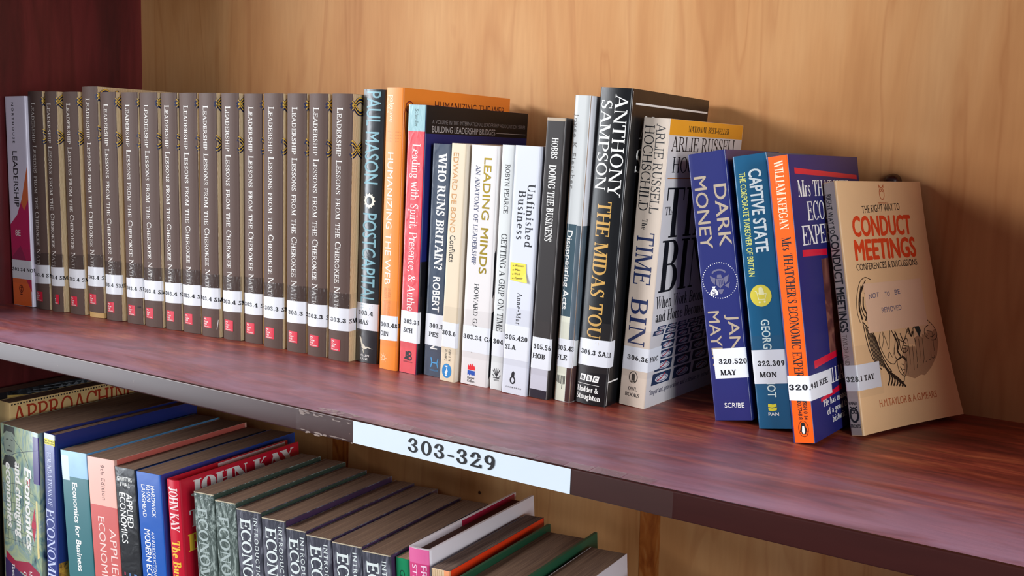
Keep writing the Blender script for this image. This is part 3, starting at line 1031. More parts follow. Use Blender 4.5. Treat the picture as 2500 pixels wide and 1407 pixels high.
# red spine, black and dark blue cover
B = up('hardback_book', 'red spined book with a dark blue cover and black band along its top', (.5349, .1397, -2.0, 1.09, 18.9, 222.2, 150),
       mat('1c2466', 0.4, 0.1), r=1.2, tc=0.8)
B.patch('cover_print', mat('0c0b0e', 0.45, 0.0), 18.6, 168.9, 199.5, 222.1, 0.05)
B.patch('spine_print', mat('d92c3a', 0.25, 0.8, 0.08, 0.15, 130), -1, 18.2, 0.1, 201, 0.05)
B.patch('spine_print', mat('8fb8bc', 0.25, 0.8, 0.2, 0.2, 130), -1, 18.2, 201, 222.1, 0.05)
B.patch('cover_print', mat('15151a', 0.3, 0.4), 18.6, 30, 0.1, 95, 0.08)
B.text('author_lettering', mat('24504f', 0.4), 'Schuyler', 7.5, 219, 3.4, 14.5)
B.text('title_lettering', WHITE, 'Leading with Spirit, Presence, & Authenticity', 6.2, 191, 8.0, 160, bold=0.12, track=-0.02)
MG = mat('b0a9a6', 0.4)
B.text('cover_lettering', mat('7d7776', 0.4), 'A VOLUME IN THE INTERNATIONAL LEADERSHIP ASSOCIATION SERIES', 27, 207.8, 3.4, 138, 'across', 'sans')
B.text('cover_lettering', MG, 'BUILDING LEADERSHIP BRIDGES', 27, 200.8, 5.4, 90, 'across', 'sans', bold=0.008)
B.poly('cover_rule', stroke([(119, 202.8), (166, 202.8)], .5), MG, 0.12)
B.callno([('303.34', 3.6, 42.2, 16.8), ('SCH', 3.6, 34.6, 9.8)], -1.5, 22, 26.4, 52.8)
B.poly('publisher_mark', [[(5.6, 11.6), (8.2, 11.6), (8.2, 18.4), (6.6, 18.4), (6.6, 13.4), (5.6, 13.4)], [(8.8, 11.6), (10.2, 11.6), (10.2, 18.4), (8.8, 18.4)]] + ring(10.6, 16.8, 2.1, 1.7, 1.2, 12) + ring(10.8, 13.2, 2.4, 1.8, 1.2, 12), INKB, 0.2)
B.text('publisher_lettering', INKB, 'JOSSEY-BASS', 4.6, 9.2, 1.1, 9.8, 'across')

# navy paperback with white bold title
B = up('paperback_book', 'navy paperback with a bold white title and a pale blue H mark near its foot', (.5574, .1438, -1.3, 1.28, 19.2, 191.6, 125),
       mat('22344c', 0.3, 0.5, 0.08, 0.2, 90), r=1.0)
B.text('title_lettering', WHITE, 'WHO RUNS BRITAIN?', 6.6, 184, 8.2, 95, bold=0.24, thin=0.10)
B.text('author_lettering', WHITE, 'ROBERT PESTON', 6.4, 83.5, 7.4, 60.5, font='sans', bold=0.028)
B.callno([('303.3', 4.6, 40.8, 14.2), ('PES', 4.4, 33.4, 10.2)], -1.5, 18.2, 26, 52.3)
HB = mat('4f9fd6', 0.4)
B.poly('publisher_mark', stroke([(7.6, 7.8), (8.6, 11.5), (7.6, 15.5)], 1.0) + stroke([(14.8, 7.8), (13.8, 11.5), (14.8, 15.5)], 1.0) + stroke([(8.4, 11.6), (14, 11.6)], 1.0), HB, 0.2)
B.text('publisher_lettering', HB, 'HODDER', 6.8, 4.6, 1.3, 8.6, 'across', 'sans')

# thin cream paperback
M_CR = mat('e4d2b4', 0.45, 0.2, 0.06)
B = up('paperback_book', 'thin cream paperback with orange lettering and a round blue bird badge at its foot', (.5794, .1364, .05, 1.75, 14.6, 192.4, 120), M_CR, r=1.2)
B.patch('cover_print', mat('ece0cc', 0.45), 15.4, 134, 0.2, 192, 0.05)
B.text('author_lettering', mat('cf9350', 0.4), 'EDWARD DE BONO', 2.6, 185, 5.2, 63.5, font='sans')
B.text('title_lettering', mat('2c2622', 0.4), 'Conflicts', 3.2, 119.5, 5.4, 21.5, font='sans', bold=0.004)
B.callno([('303.6', 0.4, 38.2, 13.6)], -1.5, 17.5, 28.3, 48.8)
B.text('isbn_lettering', INKB, 'ISBN 0 14', 7.8, 26.5, 2.4, 9.5, font='sans')
B.text('isbn_lettering', INKB, '02.2684 2', 4.3, 26.5, 2.4, 9.5, font='sans')
B.poly('publisher_badge', [ell(6.9, 8.6, 4.6, 6.0)], mat('2b86c6', 0.4), 0.2)
B.poly('publisher_bird', [[(5.4, 12.8), (7.6, 13.0), (7.4, 11.6), (5.4, 11.8)], [(4.4, 12.4), (5.6, 12.8), (5.6, 12.0)], [(6.8, 11.8), (8.0, 8.4), (6.8, 4.8), (5.0, 7.0), (6.2, 9)], [(5.6, 5.4), (7.8, 5.2), (7.2, 4.2), (6, 4.2)]], WHITE, 0.26)

# wide grey-white paperback, gold title
M_OW = mat('e3dedb', 0.42, 0.3, 0.03)
B = up('paperback_book', 'wide off-white paperback with a metallic gold title and a red and blue flame mark', (.5982, .1388, -.03, 1.27, 25.6, 191.5, 120), M_OW, r=1.6)
B.patch('cover_print', mat('e6dcda', 0.45), 27.5, 145, 0.2, 191, 0.05)
g_, nt_, b_ = new_mat('gold_foil')
b_.inputs['Base Color'].default_value = lin('b59a3c')
b_.inputs['Metallic'].default_value = 0.75
b_.inputs['Roughness'].default_value = 0.3
B.text('title_lettering', g_, 'LEADING', 13.0, 182, 7.2, 48.5, font='sans', bold=0.016)
B.text('title_lettering', g_, 'MINDS', 13.0, 127.3, 7.2, 36.5, font='sans', bold=0.02)
B.text('subtitle_lettering', mat('2c3760', 0.4), 'AN ANATOMY OF LEADERSHIP', 5.6, 175.8, 4.0, 78.5)
B.text('author_lettering', INKB, 'HOWARD GARDNER', 9.6, 82.6, 4.0, 56)
B.callno([('303.34 GAR', 1.4, 37.2, 32)], -1.2, 27.4, 26.9, 48, 0, 0)
B.poly('publisher_mark', [[(7, 12.2), (14, 12.2), (14, 14.5), (13, 16.2), (12.4, 14.9), (11.6, 17.6), (10.6, 15.3), (9.6, 17.2), (8.6, 15.0), (7.8, 16.4), (7, 14.5)]], mat('e2242c', 0.4), 0.2)
B.poly('publisher_mark', [[(7, 7.6), (8, 8.4), (9, 7.4), (10.2, 8.6), (11.4, 7.4), (12.6, 8.4), (14, 7.6), (14, 11.6), (7, 11.6)]], mat('1d4fae', 0.4), 0.2)
B.text('publisher_lettering', INKB, 'Harper', 6.8, 4.7, 2.0, 7.2, 'across')
B.text('publisher_lettering', INKB, 'Collins', 6.8, 2.0, 2.0, 7.4, 'across')
B.poly('cover_photo', [[(27.6, 108), (30, 112), (30, 76), (27.6, 72)], [(27.8, 60), (31, 62), (31, 10), (27.8, 6)]], mat('1c1b22', 0.3), 0.12)

# thin pale spine
B = up('paperback_book', 'thinnest white paperback, between the gold titled one and the one with a sticky note', (.6268, .1389, 0, 1.28, 11.6, 192.6, 120),
       mat('dfe2df', 0.3, 0.6, 0.03), r=1.0)
B.text('author_lettering', INKB, 'ROBYN PEARCE', 4.2, 178, 4.0, 38)
B.text('title_lettering', INKB, 'GETTING A GRIP ON TIME', 3.6, 124.5, 5.2, 77.5)
B.callno([('304', 1.2, 37.0, 9.5)], -1.2, 12.2, 27, 47)
B.poly('publisher_mark', [q for a in (60, 78, 96, 114, 132) for q in stroke([(6, 10.5), (6 + 5.4 * math.cos(math.radians(a)), 10.5 + 6.6 * math.sin(math.radians(a)))], .55)] + stroke([(2.4, 12), (4, 9.8), (8, 9.6), (9.6, 12)], .5) + stroke([(3, 9.2), (9, 9.2)], .4), INKB, 0.2)
B.text('publisher_lettering', INKB, 'REED', 3.6, 7.0, 1.3, 4.8, 'across')

# white paperback with sticky note
B = up('paperback_book', 'bright white paperback with a small yellow sticky note on its spine', (.6409, .1343, .13, 1.44, 22.4, 192.3, 128), mat('dadde6', 0.4, 0.3, 0.02), r=1.1)
B.patch('cover_print', mat('d6d8e4', 0.4, 0.4), 23.6, 150, 0.2, 192, 0.05)
B.text('title_lettering', INKB, 'Unfinished', 13.2, 164, 6.4, 49, track=0.10)
B.text('title_lettering', INKB, 'Business', 5.4, 158.6, 6.4, 38.5, track=0.10)
B.text('author_lettering', INKB, 'Anne-Marie', 9.6, 80.2, 4.0, 30, track=0.10)
B.callno([('305.420', 0.8, 42.8, 20.5), ('SLA', 1.0, 35.2, 9.8)], -0.8, 22.8, 27.5, 54.5)
B.poly('publisher_mark', ring(9.6, 11, 2.0, 2.6, 1.1, 12) + [[(8.2, 13), (10.8, 13), (11.2, 17), (9.8, 18.4), (8.4, 16.5)]], INKB, 0.2)
B.text('publisher_lettering', INKB, 'ONEWORLD', 3.8, 4.6, 1.1, 14.5, 'across', track=0.3)
NOTE = B

# grey-black paperback
B = up('paperback_book', 'dark grey paperback with small white serif title and a silver strip at its foot', (.6651, .1354, .14, 1.76, 16.4, 213.7, 135),
       mat('282221', 0.42, 0.1, 0.06), r=1.1)
B.text('author_lettering', WHITE, 'HOBBS', 5.6, 199, 5.4, 15.6, bold=0.2, thin=0.08)
B.text('title_lettering', WHITE, 'DOING THE BUSINESS', 4.8, 179, 6.0, 57.5, bold=0.22, thin=0.09)
B.patch('spine_print', mat('c9c8d2', 0.3, 0.6), -1.0, 15.4, 6.8, 24.5, 0.06)
B.patch('spine_print', mat('1e1c2a', 0.3, 0.6), -1.0, 15.4, 0.2, 6.8, 0.06)
B.patch('head_band', mat('b4a088', 0.5), -0.8, 16.4, 211.3, 213.6, 0.09)
B.poly('spine_rule', stroke([(0.6, 0.5), (0.6, 211)], .25) + stroke([(15.7, 0.5), (15.7, 211)], .25), MG, 0.2)
B.callno([('305.56', 1.6, 38.6, 15.6), ('HOB', 1.4, 31.2, 11.2)], -1.2, 18.5, 23.2, 47.6)

# silver-white book with slate panel
B = up('hardback_book', 'tall slim silver-white book with a slate blue title panel, beside the black one', (.6840, .1398, .06, 1.69, 15.2, 230.3, 150),
       mat('d2d4d2', 0.35, 0.3, 0.04), r=4.0, tc=0.8)
B.patch('spine_print', mat('3d5560', 0.3, 0.6), -2, 10.2, 65.8, 135.7, 0.06)
B.patch('spine_print', mat('dfe0cc', 0.35, 0.4), -2, 10.2, 0.3, 65.8, 0.06)
B.patch('cover_print', mat('e6e6ea', 0.2, 1.0), 15.8, 160, 100, 230, 0.05)
B.patch('cover_print', mat('5c6a74', 0.2, 1.0, 0.3), 10.4, 160, 48, 135, 0.07)
B.patch('cover_print', mat('4a3432', 0.2, 1.0, 0.3), 10.4, 160, 0.3, 28, 0.07)
B.text('author_lettering', mat('6d6a66', 0.4), 'Joyce K Fletcher', 1.8, 217, 3.8, 55, font='sans', track=0.2)
B.text('title_lettering', WHITE, 'Disappearing Acts', 2.4, 131, 5.2, 60, font='sans', bold=0.02)
B.callno([('305.43', 0.6, 39.6, 15.6), ('FLE', 0.6, 32.2, 9.6)], -1.5, 16.5, 26.6, 48.4)
B.poly('publisher_mark', [[(2.0 + i * 1.0, 14.5 - (5 - abs(i - 5)) * .3 - (3.5 if i == 5 else 0)), (2.5 + i * 1.0, 14.5 - (5 - abs(i - 5)) * .3 - (3.5 if i == 5 else 0)), (2.5 + i * 1.0, 20), (2.0 + i * 1.0, 20)] for i in range(8)], INKB, 0.2)

# tall black book, white and gold letters
B = up('hardback_book', 'tallest thick black book with white author name and gold serif title', (.7006, .1443, .13, 2.29, 26.0, 236.0, 152),
       mat('0e0f12', 0.38, 0.22, 0.1, 0.2, 60), r=2.0, bulge=1.4, tc=0.8)
M_GO = mat('cfa256', 0.35, 0.2)
B.text('author_lettering', WHITE, 'ANTHONY', 13.8, 231.5, 9.6, 74, bold=0.16)
B.text('author_lettering', WHITE, 'SAMPSON', 2.6, 227.5, 9.0, 66, bold=0.16)
B.text('title_lettering', M_GO, 'THE MIDAS TOUCH', 6.6, 154, 11.2, 122, bold=0.20, thin=0.07)
B.poly('cover_rule', stroke([(27.6, 1), (27.6, 234)], .5) + stroke([(34, 225.6), (176, 225.6)], 1.5) + stroke([(27.6, 19), (44, 19)], 1.2), WHITE, 0.14)
B.text('cover_lettering', WHITE, 'ANTHONY', 44, 200.5, 17, 130, 'across', bold=0.16)
B.text('cover_lettering', WHITE, 'SAMPSON', 40, 176, 17, 130, 'across', bold=0.16)
B.callno([('306.3 SAM', 2.6, 38.3, 25.5)], -0.8, 33.5, 29.4, 49.8, 0, 1.2)
for i, ch in enumerate('BBC'):
    sx = 3.4 + i * 5.5
    bx = B.poly('publisher_mark', [[(sx, 17.8), (sx + 4.6, 17.8), (sx + 5.5, 22.8), (sx + 0.9, 22.8)]], WHITE, 0.2)
    B.text('publisher_lettering', INKB, ch, sx + 1.5, 18.8, 3.0, 2.5, 'across', 'sans', 0.26, bx, 0.02)
B.poly('spine_rule', stroke([(2.2, 15.4), (20, 15.4)], .3), WHITE, 0.2)
B.text('publisher_lettering', WHITE, 'Hodder &', 1.8, 9.4, 4.2, 18, 'across', bold=0.22, thin=0.09)
B.text('publisher_lettering', WHITE, 'Stoughton', 1.4, 3.6, 4.2, 20.5, 'across', bold=0.22, thin=0.09)

# cream paperback, navy title, cover with clocks
M_TB = mat('e2d0bd', 0.35, 0.4, 0.05)
B = up('paperback_book', 'cream paperback with a yellow strip on its cover and rows of little clocks', (.7300, .1605, -4.4, 2.3, 22.0, 215.6, 128), M_TB, r=1.0)
B.patch('cover_print', mat('ddd9d8', 0.35, 0.4), 22.6, 149.5, 0.2, 215.4, 0.04)
B.patch('cover_print', mat('f2a626', 0.35, 0.4), 22.4, 149.6, 204, 215.5, 0.07)
B.text('author_lettering', INKB, 'ARLIE RUSSELL', 11.4, 211.5, 7.4, 65, bold=0.12)
B.text('author_lettering', INKB, 'HOCHSCHILD', 2.2, 210.5, 7.8, 63, bold=0.12)
B.text('title_lettering', INKB, 'The', 6.6, 142, 4.2, 8)
MN = mat('1d2d5e', 0.35)
B.text('title_lettering', MN, 'TIME', 3.6, 132.5, 14, 39.5, bold=0.16)
B.text('title_lettering', MN, 'BIN', 3.4, 83.5, 14, 37.5, bold=0.16)
B.text('title_lettering', MN, 'D', 3.4, 43.5, 14, 12, bold=0.16)
B.text('cover_lettering', INKB, 'NATIONAL BEST-SELLER', 52, 207.2, 4.4, 72, 'across', bold=0.2)
B.text('cover_lettering', INKB, 'ARLIE RUSSELL', 27, 192.5, 10.6, 114, 'across', bold=0.13)
B.text('cover_lettering', INKB, 'HOCHSCHILD', 31, 177, 11.5, 108, 'across', bold=0.13)
B.poly('cover_rule', stroke([(26, 172.8), (146, 172.8)], .7), mat('b9763c', 0.4), 0.14)
B.text('cover_lettering', INKB, 'The', 26.5, 146, 6.0, 15.5, 'across')
B.text('cover_lettering', INKB, 'TIME', 26, 129, 37, 120, 'across', bold=0.2, thin=0.035)
B.text('cover_lettering', INKB, 'BIND', 27, 88, 39, 118, 'across', bold=0.2, thin=0.035)
B.text('cover_lettering', INKB, 'When Work Becomes Home', 26, 76, 9.2, 118, 'across')
B.text('cover_lettering', INKB, 'and Home Becomes Work', 27, 65.5, 8.4, 112, 'across')
tiles, dials, hands, tk = [], [], [], []
for r_ in range(7):
    z1 = 62 - sum(3.0 + 1.25 * j for j in range(r_))
    hh = 2.5 + 1.05 * r_
    for c_ in range(6):
        wd = 14 + 2.6 * r_
        s0 = 66 + (c_ - 2.0) * (wd + 2.6 + .4 * r_)
        if s0 < 24 or s0 + wd > 147:
            continue
        z0 = z1 - hh
        tiles.append([(s0 - 1.6, z0), (s0 + wd - 1.6, z0), (s0 + wd, z1), (s0, z1)])
        dials.append(ell(s0 + wd * .5, z0 + hh * .45, wd * .36, hh * .34, 14))
        hands += stroke([(s0 + wd * .25, z0 + hh * .3), (s0 + wd * .5, z0 + hh * .5), (s0 + wd * .66, z0 + hh * .85)], .3 + .12 * r_)
        tk += ring(s0 + wd * .5, z0 + hh * .45, wd * .28, hh * .24, .25 + .05 * r_, 8)
t_ = B.poly('cover_clock_tiles', tiles, mat('2a3a5a', 0.35, 0.4, 0.3), 0.10)
B.poly('clock_dials', dials, mat('d6d4d8', 0.35), 0.14, t_)
B.poly('clock_marks', tk, mat('53608a', 0.35), 0.17, t_)
B.poly('clock_hands', hands, mat('b03040', 0.35), 0.2, t_)
B.text('cover_lettering', mat('2a2a50', 0.4), '"Important, provocative, and a literate joy to read"', 28, 9.5, 4.0, 104, 'across')
B.callno([('306.36 HOC', 4.2, 35.6, 33)], 0.4, 41, 27.6, 45.4, 0, 1.0)
B.poly('publisher_mark', ring(10.8, 22.5, 3.4, 4.4, .6, 18) + [[(9.4, 20), (12.2, 20), (12.2, 24), (11.6, 25.4), (10, 25.4), (9.4, 24)], [(8.6, 18.9), (13, 18.9), (12.6, 19.7), (9, 19.7)]], mat('3a342c', 0.4), 0.2)
B.text('publisher_lettering', INKB, 'OWL', 7.2, 12.2, 2.8, 7.6, 'across', bold=0.2, thin=0.08)
B.text('publisher_lettering', INKB, 'BOOKS', 5.0, 7.6, 2.8, 12.4, 'across', bold=0.2, thin=0.08)

# ---- leaning books
B = up('paperback_book', 'dark blue paperback with beige lettering, leaning against the cream clock covered one', (.8060, .1637, 0, -9.94, 28.1, 193.1, 125),
       mat('262c6e', 0.33, 0.5, 0.05), r=1.0)
M_BG = mat('b7a68f', 0.4)
B.text('title_lettering', M_BG, 'DARK', 17.2, 169.5, 9.6, 44.5, font='sans', bold=0.012)
B.text('title_lettering', M_BG, 'MONEY', 3.0, 176.5, 9.6, 52, font='sans', bold=0.012)
B.text('author_lettering', M_BG, 'JANE', 17.6, 76.5, 8.4, 34, font='sans', bold=0.008)
B.text('author_lettering', M_BG, 'MAYER', 3.2, 79.5, 8.8, 40, font='sans', bold=0.008)
B.poly('cover_emblem', [ell(14.6 + 12.8 * math.cos(a * .1366), 101.2 + 12.8 * math.sin(a * .1366), .42, .42, 6) for a in range(46)], WHITE, 0.2)
SE = mat('6f6c86', 0.4)
B.poly('cover_emblem', ring(14.4, 106.4, 4.8, 2.4, 1.2, 12, 10, 170) + [[(13, 105.4), (16, 105.4), (16.4, 103), (12.6, 103)], [(11.5, 102.6), (17.5, 102.6), (17.2, 98), (14.5, 95.6), (11.9, 98)], [(11.4, 103), (7.4, 105), (8.2, 101), (10.6, 98.4)], [(17.6, 103), (21.6, 105), (20.8, 101), (18.4, 98.4)], [(17.8, 97.4), (22, 99.6), (20.6, 95.4)], [(12.6, 94.8), (17, 94.8), (15.4, 91.6), (13.6, 91.6)]], SE, 0.2)
B.poly('cover_emblem', stroke([(12.6, 101.6), (12.6, 98.4)], .4) + stroke([(14, 101.6), (14, 97.4)], .4) + stroke([(15.4, 101.6), (15.4, 97.8)], .4) + stroke([(16.6, 101.6), (16.6, 98.6)], .4), mat('2e3268', 0.4), 0.25)
bag = B.poly('money_bag', [[(6.6, 90.8), (12.4, 90.8), (12.6, 93), (11, 95.4), (8.2, 95.4), (6.4, 93)], [(8.8, 95.8), (10.4, 95.8), (11, 97.2), (8.2, 97.2)]], WHITE, 0.27)
B.text('cover_emblem', mat('2e3268', 0.4), '$', 8.3, 91.4, 3.2, 2.6, 'across', 'sans', 0.33, bag)
B.callno([('320.520', 7.6, 41.0, 21.5), ('MAY', 8.0, 33.0, 12.0)], 4.0, 29.6, 30.4, 52.0, 0, 0.6, tape=False)
B.text('publisher_lettering', WHITE, 'SCRIBE', 8.6, 9.2, 3.8, 14.6, 'across', 'sans')

B = up('paperback_book', 'teal blue paperback leaning left, yellow subtitle and round yellow badge on its spine', (.8390, .1624, 0, -9.75, 24.7, 192.6, 125),
       mat('155a80', 0.3, 0.7, 0.05, 0.15, 60), r=1.4)
M_YE = mat('dfe07a', 0.4)
B.text('title_lettering', mat('e8f0ee', 0.4), 'CAPTIVE STATE', 10.8, 182.5, 9.2, 58, font='sans', bold=0.035)
B.text('subtitle_lettering', M_YE, 'THE CORPORATE TAKEOVER OF BRITAIN', 4.0, 181, 4.4, 73, font='sans', bold=0.025)
B.poly('cover_emblem', [ell(11, 94.2, 7.6, 7.7, 28)], mat('e2d24a', 0.4), 0.2)
B.poly('cover_emblem', stroke([(7, 97.6), (8.2, 97), (9.2, 91.4), (14, 91.6)], .5) + stroke([(9, 96), (15, 95.4), (14, 92.4)], .4) + [ell(9.7, 89.6, .8, .8, 8), ell(13.4, 89.8, .8, .8, 8)]
       + [[(9.6, 95), (13.6, 94.6), (13.2, 98.6), (11.8, 100.6), (9.8, 99.6)]], mat('f4efb4', 0.4), 0.26)
B.text('author_lettering', mat('dff0ea', 0.4), 'GEORGE MONBIOT', 9.2, 77.4, 6.2, 55, font='sans', bold=0.02)
B.callno([('322.309', 4.0, 44.6, 19.5), ('MON', 4.6, 36.6, 12.4)], -0.6, 24.9, 32.0, 56.0, 0, 0, tape=False)
B.patch('clear_tape', M_TAPE, -0.6, 24.9, 28, 66, 0.45)
B.poly('publisher_mark', [[(8.6, 13), (11.2, 12.4), (14.4, 13.2), (14.8, 15.2), (11.4, 14.4), (8.4, 15)], [(8.4, 15.6), (11.2, 15), (14.6, 15.8), (14.4, 18), (12, 17.2), (10, 17.8), (8.6, 17.6)]], mat('e9dc3c', 0.4), 0.2)
B.text('publisher_lettering', WHITE, 'PAN', 8.2, 9.2, 2.6, 7.6, 'across', 'sans', bold=0.015)

B = up('paperback_book', 'blue paperback with a bright orange spine and red bars on its cover, leaning left', (.8695, .1425, -5.27, -10.02, 15.2, 193.4, 138),
       mat('23266a', 0.4, 0.1, 0.05), r=1.2)
B.patch('spine_print', mat('ff6412', 0.3, 0.6, 0.03), 1.4, 14.9, 0.2, 193.2, 0.05)
B.text('author_lettering', mat('f6e3c4', 0.4), 'WILLIAM KEEGAN', 5.2, 190, 6.0, 46, bold=0.2)
B.text('title_lettering', INKB, "Mrs THATCHER'S ECONOMIC EXPERIMENT", 5.6, 139, 6.2, 112, bold=0.2)
RB = mat('e01238', 0.35, 0.4)
for q in ([(24, 180.6), (148, 176.4), (148, 179.6), (24, 184.6)], [(25, 124.6), (70, 123.2), (70, 127.6), (25, 129)], [(27, 48.4), (72, 51), (72, 55.4), (27, 53.6)], [(33, 24.5), (74, 27), (74, 31), (33, 27)]):
    B.poly('cover_bar', [q], RB, 0.12)
B.text('cover_lettering', WHITE, 'Mrs THATCHER', 26.5, 165, 11, 104, 'across', bold=0.2)
B.text('cover_lettering', WHITE, "ECONOMIC", 40, 148.5, 13, 90, 'across', bold=0.2)
B.text('cover_lettering', WHITE, 'EXPERIMENT', 27, 132, 13.2, 112, 'across', bold=0.2)
B.patch('cover_photo', collage('portrait_photo_print', [(0.3, '1c1420'), (0.5, '6e3e3a'), (0.62, 'b07660'), (0.8, '4a2a30')], (30, 30, 22), 0.35, 1.0), 58, 110, 54, 121, 0.10)
B.text('cover_lettering', WHITE, 'WILLIAM KEEGAN', 44, 34, 10.5, 92, 'across', bold=0.2)
B.text('cover_lettering', WHITE, "'He has managed the", 36, 20.6, 4.6, 70, 'across', bold=0.2)
B.text('cover_lettering', WHITE, 'of a good thriller', 42, 14, 4.6, 58, 'across', bold=0.2)
B.text('cover_lettering', WHITE, 'historic.', 51, 7.4, 4.6, 28, 'across', bold=0.2)
B.callno([('320.941 KEE', 0.6, 36.0, 48)], -1.0, 55, 29.4, 46.2, -0.4, -2.0, tape=False)
B.text('isbn_lettering', INKB, 'ISBN 0 14', 9.4, 28.5, 2.8, 12.5, font='sans', bold=0.02)
B.text('isbn_lettering', INKB, '00.7748 8', 5.6, 28.5, 2.8, 12.5, font='sans', bold=0.02)
B.poly('publisher_badge', ring(8.2, 9.8, 3.4, 5.4, .35, 20), mat('6a2008', 0.4), 0.2)
B.poly('publisher_bird', [[(7, 14), (9, 14), (10, 10), (9.6, 6), (6.8, 6), (6.4, 10)], [(6.4, 11), (5.6, 7.6), (6.4, 7.2)], [(10, 11), (10.8, 7.6), (10, 7.2)]], INKB, 0.22)
B.poly('publisher_bird', [[(7.4, 11.6), (8.8, 11.6), (9.2, 8), (8.6, 6.6), (7.4, 6.6), (7, 8)]], WHITE, 0.26)


def flare(x, y, z):
    t = max(0.0, y / 118.0)
    q = (1 - z / 178.0)
    return x + 15 * t * t * q * q * min(1.0, max(0.0, x / 10)), y, z


B = up('paperback_book', 'thin peach coloured paperback with a red title, turned outward, last in the upper row', (.8970, .1871, -19.29, -12.5, 10.4, 178.0, 112),
       mat('f2c894', 0.5, 0.15, 0.05), r=1.2, deform=flare)
B.patch('spine_print', mat('b9aaa6', 0.35, 0.4), -2, 9.0, 0.3, 177.6, 0.04)
B.text('title_lettering', INKB, 'RIGHT WAY TO', 1.4, 169.5, 4.2, 28, font='sans', bold=0.01)
B.text('title_lettering', INKB, 'CONDUCT MEETINGS', 1.2, 141, 6.6, 69, font='sans', bold=0.03)
B.text('author_lettering', mat('6d5c55', 0.4), 'TAYLOR AND MEARS', 2.0, 70.5, 3.8, 33, font='sans')
RD = mat('e8471c', 0.45)
B.text('cover_lettering', INKB, 'THE RIGHT WAY TO', 39, 154.8, 5.6, 50, 'across', 'sans', rot=2.2)
B.text('cover_lettering', RD, 'CONDUCT', 24.5, 138.6, 14.6, 77, 'across', 'sans', bold=0.05)
B.text('cover_lettering', RD, 'MEETINGS', 24, 121.6, 14.8, 80, 'across', 'sans', bold=0.05)
B.text('cover_lettering', INKB, 'CONFERENCES & DISCUSSIONS', 24, 114.2, 5.0, 79, 'across', 'sans', rot=.5)
OW = mat('c66a3c', 0.5)
B.poly('cover_owl', ring(67, 169, 3.2, 4.4, .7, 16) + [[(63.6, 176), (65.8, 174), (64, 173)], [(70.4, 176), (68.2, 174), (70, 173)]] + ring(65.7, 171.4, 1.1, 1.1, .5, 8) + ring(68.3, 171.4, 1.1, 1.1, .5, 8), OW, 0.14)
B.text('cover_lettering', OW, 'PAPERFRONTS', 61, 161.4, 1.4, 12, 'across', 'sans')
# line drawing of people round a table, inside a circle
B.patch('pasted_note', mat('f0c8a4', 0.6), 30, 104, 69.5, 104.6, 0.22)
PEN = mat('5a5a78', 0.5)
B.text('handwriting', PEN, 'NOT', 35, 93.4, 3.6, 12.5, 'across', 'sans', 0.3, rot=4, bold=-0.012, shear=.1)
B.text('handwriting', PEN, 'TO', 55, 94.2, 3.4, 6.5, 'across', 'sans', 0.3, rot=-2, bold=-0.012)
B.text('handwriting', PEN, 'BE', 68, 94.4, 3.8, 7.0, 'across', 'sans', 0.3, rot=3, bold=-0.012)
B.text('handwriting', PEN, 'REMOVED', 49, 82.6, 4.0, 25, 'across', 'sans', 0.3, rot=1, bold=-0.012)
LN = mat('2a2018', 0.5)
DK = mat('b48c68', 0.5)
desk = [(70, 56), (84, 55), (84, 61), (104, 68), (112, 66), (113, 56), (108, 46), (100, 38), (90, 33), (78, 32), (66, 36)]
for q in ([(70, 56), (84, 55), (86, 34), (78, 32), (66, 36)], [(84, 61), (98, 66), (99, 38), (90, 33), (86, 34)], [(98, 66), (112, 66), (113, 56), (108, 46), (99, 38)]):
    B.poly('cover_drawing_desk', [q], DK, 0.07)
B.poly('cover_drawing_paper', [[(69, 58), (83, 57), (85, 61), (71, 62)]], mat('e8bf92', 0.5), 0.10)
B.poly('cover_drawing_paper', [[(84, 64), (98, 60), (112, 66), (104, 71), (92, 70)]], mat('e8bf92', 0.5), 0.10)
ln = []
ln += curve([(40, 107), (33, 109), (26, 106), (21, 98), (19, 90), (19, 84), (21, 78)], .6)
ln += curve([(33, 107), (26, 99), (24, 90), (27, 82), (31, 81)], .9) + curve([(30, 104), (24, 96), (22, 88), (24, 80)], 1.7) + curve([(27, 103), (23, 94), (21.5, 86)], 1.4)
ln += curve([(28, 95), (27, 88), (30, 83), (28, 79)], 1.5) + curve([(31, 92), (34, 89), (33, 86), (35, 84)], .6) + curve([(30, 98), (33, 96)], .8)
ln += curve([(24, 78), (29, 74), (34, 71), (38, 64), (42, 54), (47, 46), (52, 40)], .9)
ln += curve([(24, 78), (26, 66), (29, 56), (34, 48), (40, 43)], .9)
for i in range(7):
    ln += curve([(27 + i * 1.5, 74 - i * 1.1), (30 + i * 2.0, 60 - i * 1.5), (35 + i * 2.0, 47.5 - i * .9)], 1.0)
ln += curve([(44, 69), (41, 62), (45, 53), (50, 47), (56, 45), (60, 48)], .6) + curve([(58, 69), (61, 62), (58, 54), (60, 48), (66, 49), (70, 54)], .7)
ln += curve([(47, 69), (50, 62), (52, 56), (54, 62), (56, 69)], .5) + curve([(50, 50), (52, 54), (55, 50), (57, 53)], .5) + curve([(44, 58), (47, 64), (46, 69)], .5)
ln += curve([(60, 66), (63, 60), (62, 54), (65, 50)], 1.6) + curve([(62, 68), (65, 60), (63, 55)], 1.2)
ln += curve([(66, 62), (70, 60), (75, 62), (76, 57), (74, 53), (69, 52), (66, 56), (66, 62)], .6) + curve([(70, 60), (74, 58)], .5) + curve([(70, 57), (75, 56)], .5) + curve([(69, 55), (74, 54)], .5)
ln += stroke([(67, 54), (80, 71)], .7) + stroke([(68, 66), (71, 59)], .9)
for i in range(7):
    ln += curve([(45 + i * 2.6, 44 - i * 1.9), (49 + i * 2.8, 37 - i * 1.5), (46 + i * 3.2, 31 - i * .5)], 1.4)
